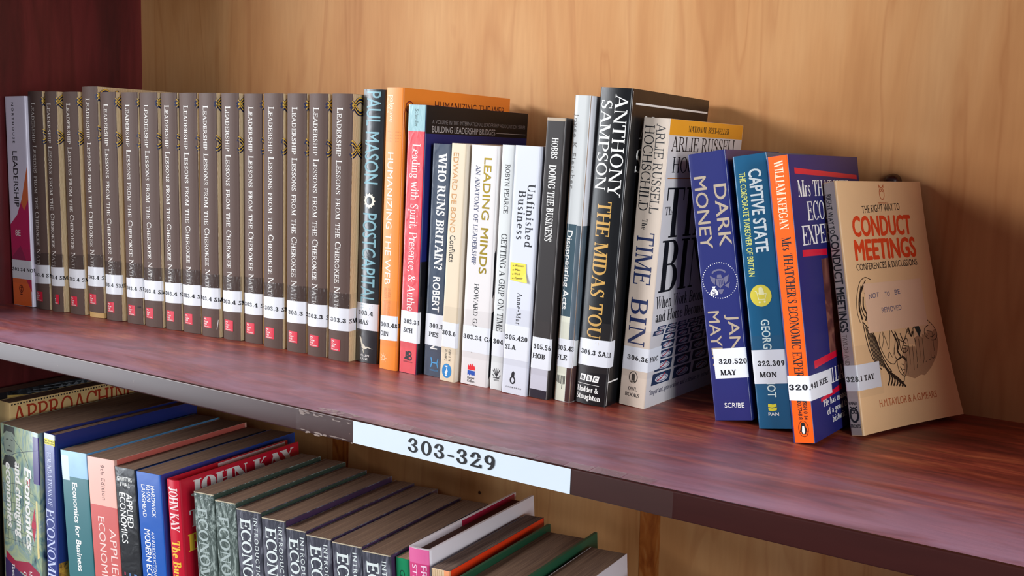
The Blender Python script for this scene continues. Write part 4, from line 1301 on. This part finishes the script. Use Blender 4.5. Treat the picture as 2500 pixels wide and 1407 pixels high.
ln += curve([(44, 46), (50, 40), (57, 36), (64, 31), (66, 36), (63, 42)], .7)
ln += curve([(60, 47), (65, 49), (70, 46), (70, 40), (67, 35), (62, 38), (60, 43), (60, 47)], .6) + curve([(65, 44), (67, 43)], .6) + curve([(66, 40), (68, 39.5)], .5) + curve([(62, 48), (68, 49), (72, 45)], 1.2)
ln += curve([(76, 69), (80, 64), (85, 69)], .5) + curve([(79, 69), (81, 63), (84, 66)], 1.4) + curve([(86, 70), (84, 63), (86, 58)], .5)
ln += curve([(94, 86), (98, 78), (104, 73), (110, 68), (113, 62), (110, 58), (104, 58), (98, 62), (99, 67), (104, 69)], .6)
ln += curve([(100, 62), (106, 60), (110, 62)], .5) + curve([(101, 65), (107, 64)], .5) + curve([(90, 82), (93, 76), (92, 70)], .5)
for i in range(9):
    ln += curve([(72 + i * 4.4, 56 + (i > 2) * 4 + (i > 5) * 3), (71.5 + i * 4.2, 46), (71 + i * 3.8, 36 + i * 1.1)], .45)
B.poly('cover_drawing', ln, LN, 0.13)
B.poly('cover_drawing', [[(86, 70), (90, 74), (94, 66), (91, 61)]], mat('24302e', 0.5), 0.15)
B.text('cover_lettering', OW, 'H.M.TAYLOR & A.G.MEARS', 33, 16.8, 5.4, 66, 'across', 'sans', rot=-1)
B.callno([('328.1 TAY', 1.4, 37.4, 29)], -0.5, 38, 31.0, 49.0, 0, 0, tape=False)
B.patch('clear_tape', M_TAPE, -1, 40, 26, 62, 0.45)
B.text('publisher_lettering', INKB, 'PAPER', 1.4, 21.4, 2.4, 6.4, 'across', 'sans', bold=0.02)
B.poly('publisher_mark', ring(4.6, 14.4, 3.0, 4.8, 1.4, 16) + ring(3.4, 16.6, 1.2, 1.2, .7, 8) + ring(6.0, 16.6, 1.2, 1.2, .7, 8) + stroke([(2, 20), (4.6, 18.4), (7.2, 20)], .9), INKB, 0.2)
B.text('publisher_lettering', INKB, 'FRONTS', 1.2, 5.4, 2.4, 7.4, 'across', 'sans', bold=0.02)

# sticky note on the white paperback: it can be peeled off, so a thing of its own
sn = empty('sticky_note', NOTE.o.location, NOTE.o.rotation_euler)
tag(sn, 'small yellow sticky note with four handwritten lines on the white spine', 'sticky note')
nv = [(2.0, 103.2), (15.6, 103.0), (16.2, 96), (18.2, 88.6), (9, 88.9), (2.6, 89.4)]
y0_, y1_ = -0.55, -0.40
V = [(a * MM, (y0_ - (0.9 if i == 3 else 0)) * MM, c * MM) for i, (a, c) in enumerate(nv)] + [(a * MM, (y1_ - (0.9 if i == 3 else 0)) * MM, c * MM) for i, (a, c) in enumerate(nv)]
obj('note_paper', V, [tuple(range(6)), tuple(range(11, 5, -1))] + [(i, (i + 1) % 6, 6 + (i + 1) % 6, 6 + i) for i in range(6)], mat('f6df4a', 0.55), sn)
hw = []
for i, t in enumerate(('o Women', 'o Men', 'o Work', 'o Family')):
    P_, L_ = sans(t, -0.004)
    kk = (9.6 if i in (0, 3) else 7.0) / L_
    hw += [[((4.0 + a * kk + b * .5) * MM, (-0.75 - i * .01) * MM, (100.0 - i * 3.2 + b * 1.7 + a * .1) * MM) for a, b in q] for q in P_]
V, F = [], []
for q in hw:
    F.append(tuple(range(len(V), len(V) + len(q))))
    V += q
obj('handwriting', V, F, INKB, sn)

# ---------------------------------------------------------------- lower row
LO = 'books standing on the lower shelf'


def low(name, label, X, cover, group=LO, **k):
    x, y, yaw, lean, w, h, d = X
    k.setdefault('pages', M_DUSTY)
    return Book(name, label, group, x, y, yaw, lean, w, h, d, cover, floor=-HS, **k)


B = low('paperback_book', 'black book with a dark photograph, last at the back left of the lower shelf', (.0085, .078, 0, 0, 20, 273.5, 185), mat('17171a', 0.3, 0.6), r=1.0)
B.patch('cover_photo', collage('dark_photo_print', [(0.35, '0c0d10'), (0.5, '22262a'), (0.6, '3a4046'), (0.68, '14161a')], (60, 60, 60), 0.25, 1.0), 45, 190, 200, 273, 0.06)
B.poly('cover_print', [[(46, 266.5), (108, 258), (108, 260.5), (46, 269.5)]], mat('b99a52', 0.35), 0.14)
B.poly('cover_print', stroke([(70, 268), (150, 261)], .8) + stroke([(76, 270), (160, 265)], .6) + stroke([(90, 272), (165, 269)], .6) + [[(110 + i * 9, 262), (115 + i * 9, 264 + (i % 3) * 2), (112 + i * 9, 270), (108 + i * 9, 267)] for i in range(6)], mat('6d7278', 0.35), 0.16)
B = low('paperback_book', 'cream covered book with red slab lettering and a dotted upper border', (.0310, .0925, 0, 0, 19.5, 266.6, 180), mat('ecc788', 0.45), r=0.8)
B.poly('dotted_border', [ell(19.8 + 2.4 + i * 3.45, 264.2, 1.0, 0.95, 8) for i in range(50)], INKB, 0.14)
B.text('cover_lettering', mat('b4371c', 0.45), 'APPROACHING', 22.5, 240.5, 21, 160, 'across', bold=0.15, thin=0.10)

M_ART = collage('collage_print', [(0.30, '24304a'), (0.40, '6a8c86'), (0.50, 'a9b68c'), (0.58, '7d9a9c'), (0.68, 'cfd0b4'), (0.80, '46567a')], (34, 34, 20), 0.3, 1.8, 0.6)
B = low('textbook', 'thickest textbook, collage spine in green and purple, at the left end of the lower shelf', (.0603, .0750, .3, 0, 66, 250.8, 175), M_ART, r=1.4)
PU = mat('3c2a72', 0.3, 0.5, 0.2)
B.patch('spine_print', PU, 56, 66.5, 196, 246, 0.05)
B.poly('spine_print', [[(4, 112), (20, 104), (44, 108), (62, 100), (62, 84), (30, 94), (4, 88)]], mat('a02040', 0.35, 0.4, 0.15), 0.08)
B.poly('spine_print', [[(2, 104), (30, 92), (62, 84), (62, 40), (2, 40)]], mat('342858', 0.35, 0.4, 0.3), 0.09)
B.poly('spine_print', [[(58.5, 178), (61, 178), (62.5, 117), (58.8, 115)]], mat('e2cf8c', 0.35), 0.12)
B.poly('spine_print', [[(50, 150), (56, 170), (58, 150), (54, 132)], [(44, 196), (50, 200), (48, 188)]], mat('b83048', 0.35), 0.10)
gl_ = []
for i in range(9):
    gl_ += stroke([(2 + i * 6, 190), (8 + i * 4.5, 160), (2 + i * 6.4, 122)], .35)
for i in range(7):
    gl_ += stroke([(2, 186 - i * 10), (30, 190 - i * 10.5), (58, 182 - i * 9)], .35)
gl_ += stroke([(20, 240), (40, 225), (56, 198)], .5) + stroke([(5, 214), (30, 224), (62, 232)], .5)
B.poly('spine_print', gl_, mat('2a3a50', 0.35), 0.13)
B.poly('spine_portrait', [ell(16, 232, 10, 16, 22)], mat('7d8a7c', 0.4, 0.3, 0.25), 0.12)
B.poly('spine_portrait', [[(7, 250), (25, 250), (26, 240), (21, 244), (11, 244), (6, 240)], [(10.5, 235.5), (14.5, 236.3), (14.5, 235.3), (10.5, 234.5)], [(18, 236.3), (22, 235.5), (22, 234.5), (18, 235.3)], [(12.5, 224.5), (19.5, 224.5), (21, 222.6), (11, 222.6)], [(14.6, 228.5), (17.6, 228.5), (17, 229.5), (15.2, 229.5)], [(8, 218), (24, 218), (30, 206), (2, 206)]], mat('2b302e', 0.4), 0.16)
B.text('author_lettering', INKB, 'LIB - CHINA', 3.5, 215.5, 3.4, 30, 'across', 'sans', rot=-14, bold=0.01)
B.text('title_lettering', WHITE, 'Economics', 41, 211, 11.5, 88, font='sans', bold=0.04, shear=0.15)
B.text('title_lettering', WHITE, 'and changing', 24.5, 214, 11, 82, font='sans', bold=0.035, shear=0.15)
B.text('title_lettering', WHITE, 'economies', 8.5, 211, 10.5, 71, font='sans', bold=0.035, shear=0.15)
B.text('author_lettering', WHITE, 'Mackintosh', 44, 99, 4.6, 30, font='serif')
B.text('author_lettering', WHITE, 'Costello', 34, 96, 4.6, 26, font='serif')
B.text('author_lettering', WHITE, 'Thompson', 14, 100, 4.6, 28, font='serif')

B = low('textbook', 'slim dark blue hardback with a yellow edition band, beside the collage spine', (.1349, .0750, 0, 0, 19.3, 254.0, 180), mat('26347c', 0.28, 0.7, 0.05), r=2.0, tc=1.6, inset=2)
B.patch('spine_print', mat('c8d0c8', 0.35), -1, 19.3, 248.6, 253.8, 0.06)
B.patch('spine_print', mat('e8d82c', 0.35), 0.5, 18.6, 242.4, 248.4, 0.07)
B.text('edition_lettering', mat('3a3a2a', 0.4), 'SECOND', 2.0, 245.7, 1.9, 15, 'across', 'sans', bold=0.02)
B.text('edition_lettering', mat('3a3a2a', 0.4), 'EDITION', 2.0, 243.1, 1.9, 15, 'across', 'sans', bold=0.02)
B.text('title_lettering', mat('c6cce6', 0.4), 'FOUNDATIONS OF', 5.6, 235, 6.6, 57)
B.text('title_lettering', mat('c6cce6', 0.4), 'ECONOMICS', 2.2, 175, 12.6, 92)
B.patch('cover_print', collage('yellow_photo_print', [(0.35, '3a2c20'), (0.5, 'c58a2c'), (0.7, 'e8c24c')], (50, 50, 50), 0.35, 1.0), 19.8, 120, 20, 119, 0.06)

B = low('textbook', 'teal paperback textbook with a pale blue top to its spine, leaning left', (.1803, .0750, 1.1, -4.2, 40.6, 242.1, 172), mat('2a6a70', 0.35, 0.5, 0.04), r=1.0)
B.patch('spine_print', mat('8fb8d8', 0.35, 0.5, 0.25), -1, 41.4, 216, 242, 0.05)
B.patch('spine_print', mat('c4d4e2', 0.35, 0.5, 0.1), 1, 12, 212, 237, 0.07)
B.patch('cover_print', mat('5f9ccc', 0.35, 0.5, 0.3), 41.6, 210, 190, 242, 0.06)
B.text('title_lettering', WHITE, 'Economics for Business', 15.4, 210.5, 8.0, 91, font='sans', bold=0.03)

B = low('textbook', 'pink and coral paperback textbook marked 9th Edition', (.2226, .0750, 1.1, -4.2, 40.6, 243.6, 172), mat('e8b0a0', 0.4, 0.4, 0.04), r=1.0)
B.patch('spine_print', mat('cc5a54', 0.4, 0.4, 0.06), -1, 43.4, 0.3, 196.3, 0.05)
B.patch('cover_print', mat('d0685c', 0.4, 0.4, 0.12), 43.4, 210, 0.3, 243.4, 0.06)
B.text('edition_lettering', mat('6a4440', 0.4), '9th Edition', 19.2, 237.2, 5.6, 35, font='sans', track=0.15)
B.text('title_lettering', mat('f0d0c8', 0.4), 'APPLIED', 26.5, 174.5, 10.0, 56, font='sans')
B.text('title_lettering', mat('f0d0c8', 0.4), 'ECONOMICS', 10.8, 185, 10.0, 76, font='sans')

B = low('textbook', 'black paperback textbook with white lettering and a creased spine', (.2640, .0750, 1.05, -4.2, 29.0, 241.5, 172), mat('202022', 0.25, 0.6, 0.1, 0.35, 90), r=1.0)
B.text('author_lettering', WHITE, 'GRIFFITHS', 2.8, 228.6, 4.2, 21, 'across', 'sans', bold=0.012)
B.text('author_lettering', WHITE, '& WALL', 6.0, 223.2, 4.2, 14.5, 'across', 'sans', bold=0.012)
B.text('title_lettering', WHITE, 'APPLIED', 14.2, 217, 8.6, 33.5, font='sans', bold=0.012)
B.text('title_lettering', WHITE, 'ECONOMICS', 4.6, 217, 8.6, 50, font='sans', bold=0.012)
B.poly('spine_print', [[(4.4 + j * 7, 138 - i * 5), (6.2 + j * 7, 138 - i * 5), (6.2 + j * 7, 135 - i * 5), (4.4 + j * 7, 135 - i * 5)] for i in range(7) for j in range(1)], mat('b03050', 0.35), 0.2)
B.poly('spine_print', [[(11.4, 138 - i * 5), (13.2, 138 - i * 5), (13.2, 135 - i * 5), (11.4, 135 - i * 5)] for i in range(7)] + [[(18.4, 138 - i * 5), (22.2, 138 - i * 5), (22.2, 135 - i * 5), (18.4, 135 - i * 5)] for i in range(7)], mat('5a80b0', 0.35), 0.2)

B = low('textbook', 'bright blue paperback textbook with three author names in white', (.2955, .0750, 1.05, -4.2, 33.6, 243.2, 178), mat('1c5ab4', 0.25, 0.8, 0.05, 0.1, 80), r=1.0)
B.patch('cover_print', mat('14408f', 0.3, 0.6), 34.4, 211, 0.3, 243, 0.06)
for t, u, L_ in (('HARDWICK', 19.2, 30), ('KHAN', 13.0, 15.5), ('LANGMEAD', 6.2, 31.5)):
    B.text('author_lettering', WHITE, t, u, 231.5, 5.2, L_, font='sans', bold=0.01)
B.text('title_lettering', WHITE, 'AN INTRODUCTION TO', 16.0, 187, 4.4, 50, font='sans')
B.text('title_lettering', WHITE, 'MODERN ECONOMICS', 6.6, 188.5, 8.0, 78, font='sans', bold=0.02)

# red hardback with jacket
B = low('hardback_book', 'red jacketed hardback with white and yellow serif lettering on the lower shelf', (.3378, .0750, 1.0, -4.2, 17.6, 244.4, 156), mat('cc1430', 0.25, 0.8, 0.04), r=1.6, bulge=1.0, tc=2.4, inset=4)
B.text('author_lettering', mat('f3d7d4', 0.35), 'JOHN KAY', 3.2, 238, 11.0, 42, bold=0.24, thin=0.07)
B.text('title_lettering', mat('f2c23a', 0.35), 'The Business of Economics', 3.2, 187.5, 10.5, 118, bold=0.24, thin=0.07)
B.text('cover_lettering', mat('f0e6e2', 0.35), 'JOHN KAY', 30, 226, 14.8, 136, 'across', bold=0.34, thin=0.07)
B.text('cover_lettering', mat('f0e6e2', 0.35), 'THE', 26, 198, 16, 46, 'across', bold=0.34, thin=0.07)
B.text('cover_lettering', mat('f2c23a', 0.35), 'Business', 24, 176, 16, 90, 'across', bold=0.3, thin=0.07)
B.patch('jacket_flap', mat('e8e0dc', 0.4), 0.0 - 152, -60, 228, 243.8, -2.6)

# eight matching introductions
LI = [(.3736, 25.3, 240.3, 142), (.4006, 25.7, 238.4, 148), (.4273, 29.4, 236.6, 144), (.4578, 27.3, 235.6, 148), (.4860, 22.2, 232.6, 153), (.5090, 26.6, 232.2, 153), (.5373, 30.6, 233.0, 145), (.5690, 28.4, 233.4, 146)]
LL = ['with film glare on its spine, next to the red jacketed hardback', 'with the most crumpled film and a green tinted top edge',
      'third of its set from the red jacketed hardback', 'fourth of its set, purple tinted corner', 'narrowest of its set, darkest spine',
      'just after the narrowest of its set, bright glare on the spine', 'widest of its set, second from the green spine', 'last of its set, beside the small green spine']
FIL = [collage('film_wrapped_spine_green', [(0.35, '3c4742'), (0.5, '56625c'), (0.62, '9aa69f'), (0.7, '5e6a64')], (60, 60, 26), 0.25, 4.5, 0.5, 0.2),
       collage('film_wrapped_spine', [(0.3, '33333c'), (0.5, '484852'), (0.62, '7c7c86'), (0.7, '4a4a54')], (44, 44, 14), 0.25, 3.0, 0.5, 0.12)]
M_IT = mat('dfe6e2', 0.35, 0.5)
M_ITD = mat('aab6b2', 0.3, 0.8)
for i, (x, w, h, d) in enumerate(LI):
    B = low('textbook', 'worn grey economics textbook ' + LL[i], (x, .0750, 1.15, -4.2, w, h, d), FIL[0 if i < 2 else 1], group='matching grey economics textbooks on the lower shelf', r=1.2)
    B.patch('worn_top_edge', mat('b9a98c', 0.6, 0, 0.3), -1.0, w + .6, h - 1.0, h - 0.02, 0.09)
    B.patch('cover_print', mat('3a4a40' if i < 3 else '45304e', 0.25, 0.8, 0.3), w + 1.0, w + d - 1, 0.3, h - .6, 0.05)
    m_ = M_ITD if i < 2 else M_IT
    B.text('title_lettering', m_, 'ECONOMICS', w * .16, h - 8 - (6 if i < 2 else 0), 12.0 if w > 24 else 10, 92, bold=0.2, thin=0.08)
    if i > 1:
        B.text('title_lettering', m_, 'INTRODUCTION TO', w * .70, h - 6, 4.6, 74, font='sans', bold=0.01, track=0.25)
B = low('paperback_book', 'small bright green book between the grey textbooks and the pink spined one', (.5990, .0800, 1.0, -4.2, 13.2, 233.3, 130), mat('128a58', 0.3, 0.6), r=1.2, pages=M_PAGES)
B.text('title_lettering', mat('0c3a28', 0.4), 'Global', 4.0, 224, 5.0, 22, font='sans')

# pink and white hardback
B = low('hardback_book', 'pink spined hardback with a white cover and crimson jacket flap', (.6158, .0750, 0, -4.2, 21.3, 247.8, 156), mat('efe6ea', 0.3, 0.6, 0.03), r=2.2, bulge=0.8, tc=2.4, inset=5,
        pages=paper_edges('shaded_pages', '5c3a30', '7a5446'))
B.patch('spine_print', mat('e0659a', 0.3, 0.6, 0.04), -3, 20.6, 236, 247.6, 0.06)
B.patch('spine_print', mat('cf3f78', 0.3, 0.6, 0.04), -3, 20.6, 0.3, 236, 0.06)
B.text('title_lettering', mat('f6cfe0', 0.35), 'FREAKONOMICS', 12.4, 234.8, 5.6, 74, font='sans', bold=0.01)
B.text('author_lettering', mat('f6cfe0', 0.35), 'STEVEN D. LEVITT', 4.0, 234.8, 4.8, 70, font='sans')
B.patch('jacket_flap', mat('b01c40', 0.35, 0.4), -153, -70, 236, 247.4, -2.7)
B.patch('jacket_flap', mat('e6c6c8', 0.35, 0.4), 21.3 + 62, 21.3 + 153, 242, 247.6, -2.7)

# beige striped spine, orange cover strip
B = low('paperback_book', 'book with an orange-red strip along its navy cover, beside the pink spined one', (.6405, .0710, -.3, -4.2, 17.5, 238.6, 140), mat('171a33', 0.35, 0.5), r=1.0,
        pages=paper_edges('grey_brown_pages', '5e4a40', '8d7464', freq=1400))
B.patch('spine_print', mat('d8b890', 0.5), -1, 12, 0.3, 238.4, 0.05)
B.patch('spine_print', mat('f09a68', 0.5), 12, 18.2, 0.3, 238.4, 0.05)
B.patch('cover_print', mat('f2401a', 0.35, 0.5), 18.3, 157, 229.5, 238.5, 0.06)
B.poly('spine_rule', [q for i in range(5) for q in stroke([(1.5 + i * 2.1, 1), (1.5 + i * 2.1, 237.5)], .3)], mat('b08c64', 0.5), 0.12)

# green hardback
B = low('hardback_book', 'thick green cloth hardback lying low beside the orange stripped book', (.6660, .0560, 0, -4.2, 47.5, 237.8, 149), mat('1f5238', 0.5, 0.1), r=1.5, tc=2.6, inset=5)
# white covered paperback
B = low('paperback_book', 'brown paged paperback with a plain white cover, right of the green cloth hardback', (.7178, .0500, 0, -4.2, 32.5, 236.3, 135), mat('dcd2d6', 0.45), r=1.0)
B = low('paperback_book', 'shortest book of the lower row, at its right end, brown page tops', (.7535, .0500, 0, -4.2, 30, 223, 125), mat('6a5a50', 0.45), r=1.0)
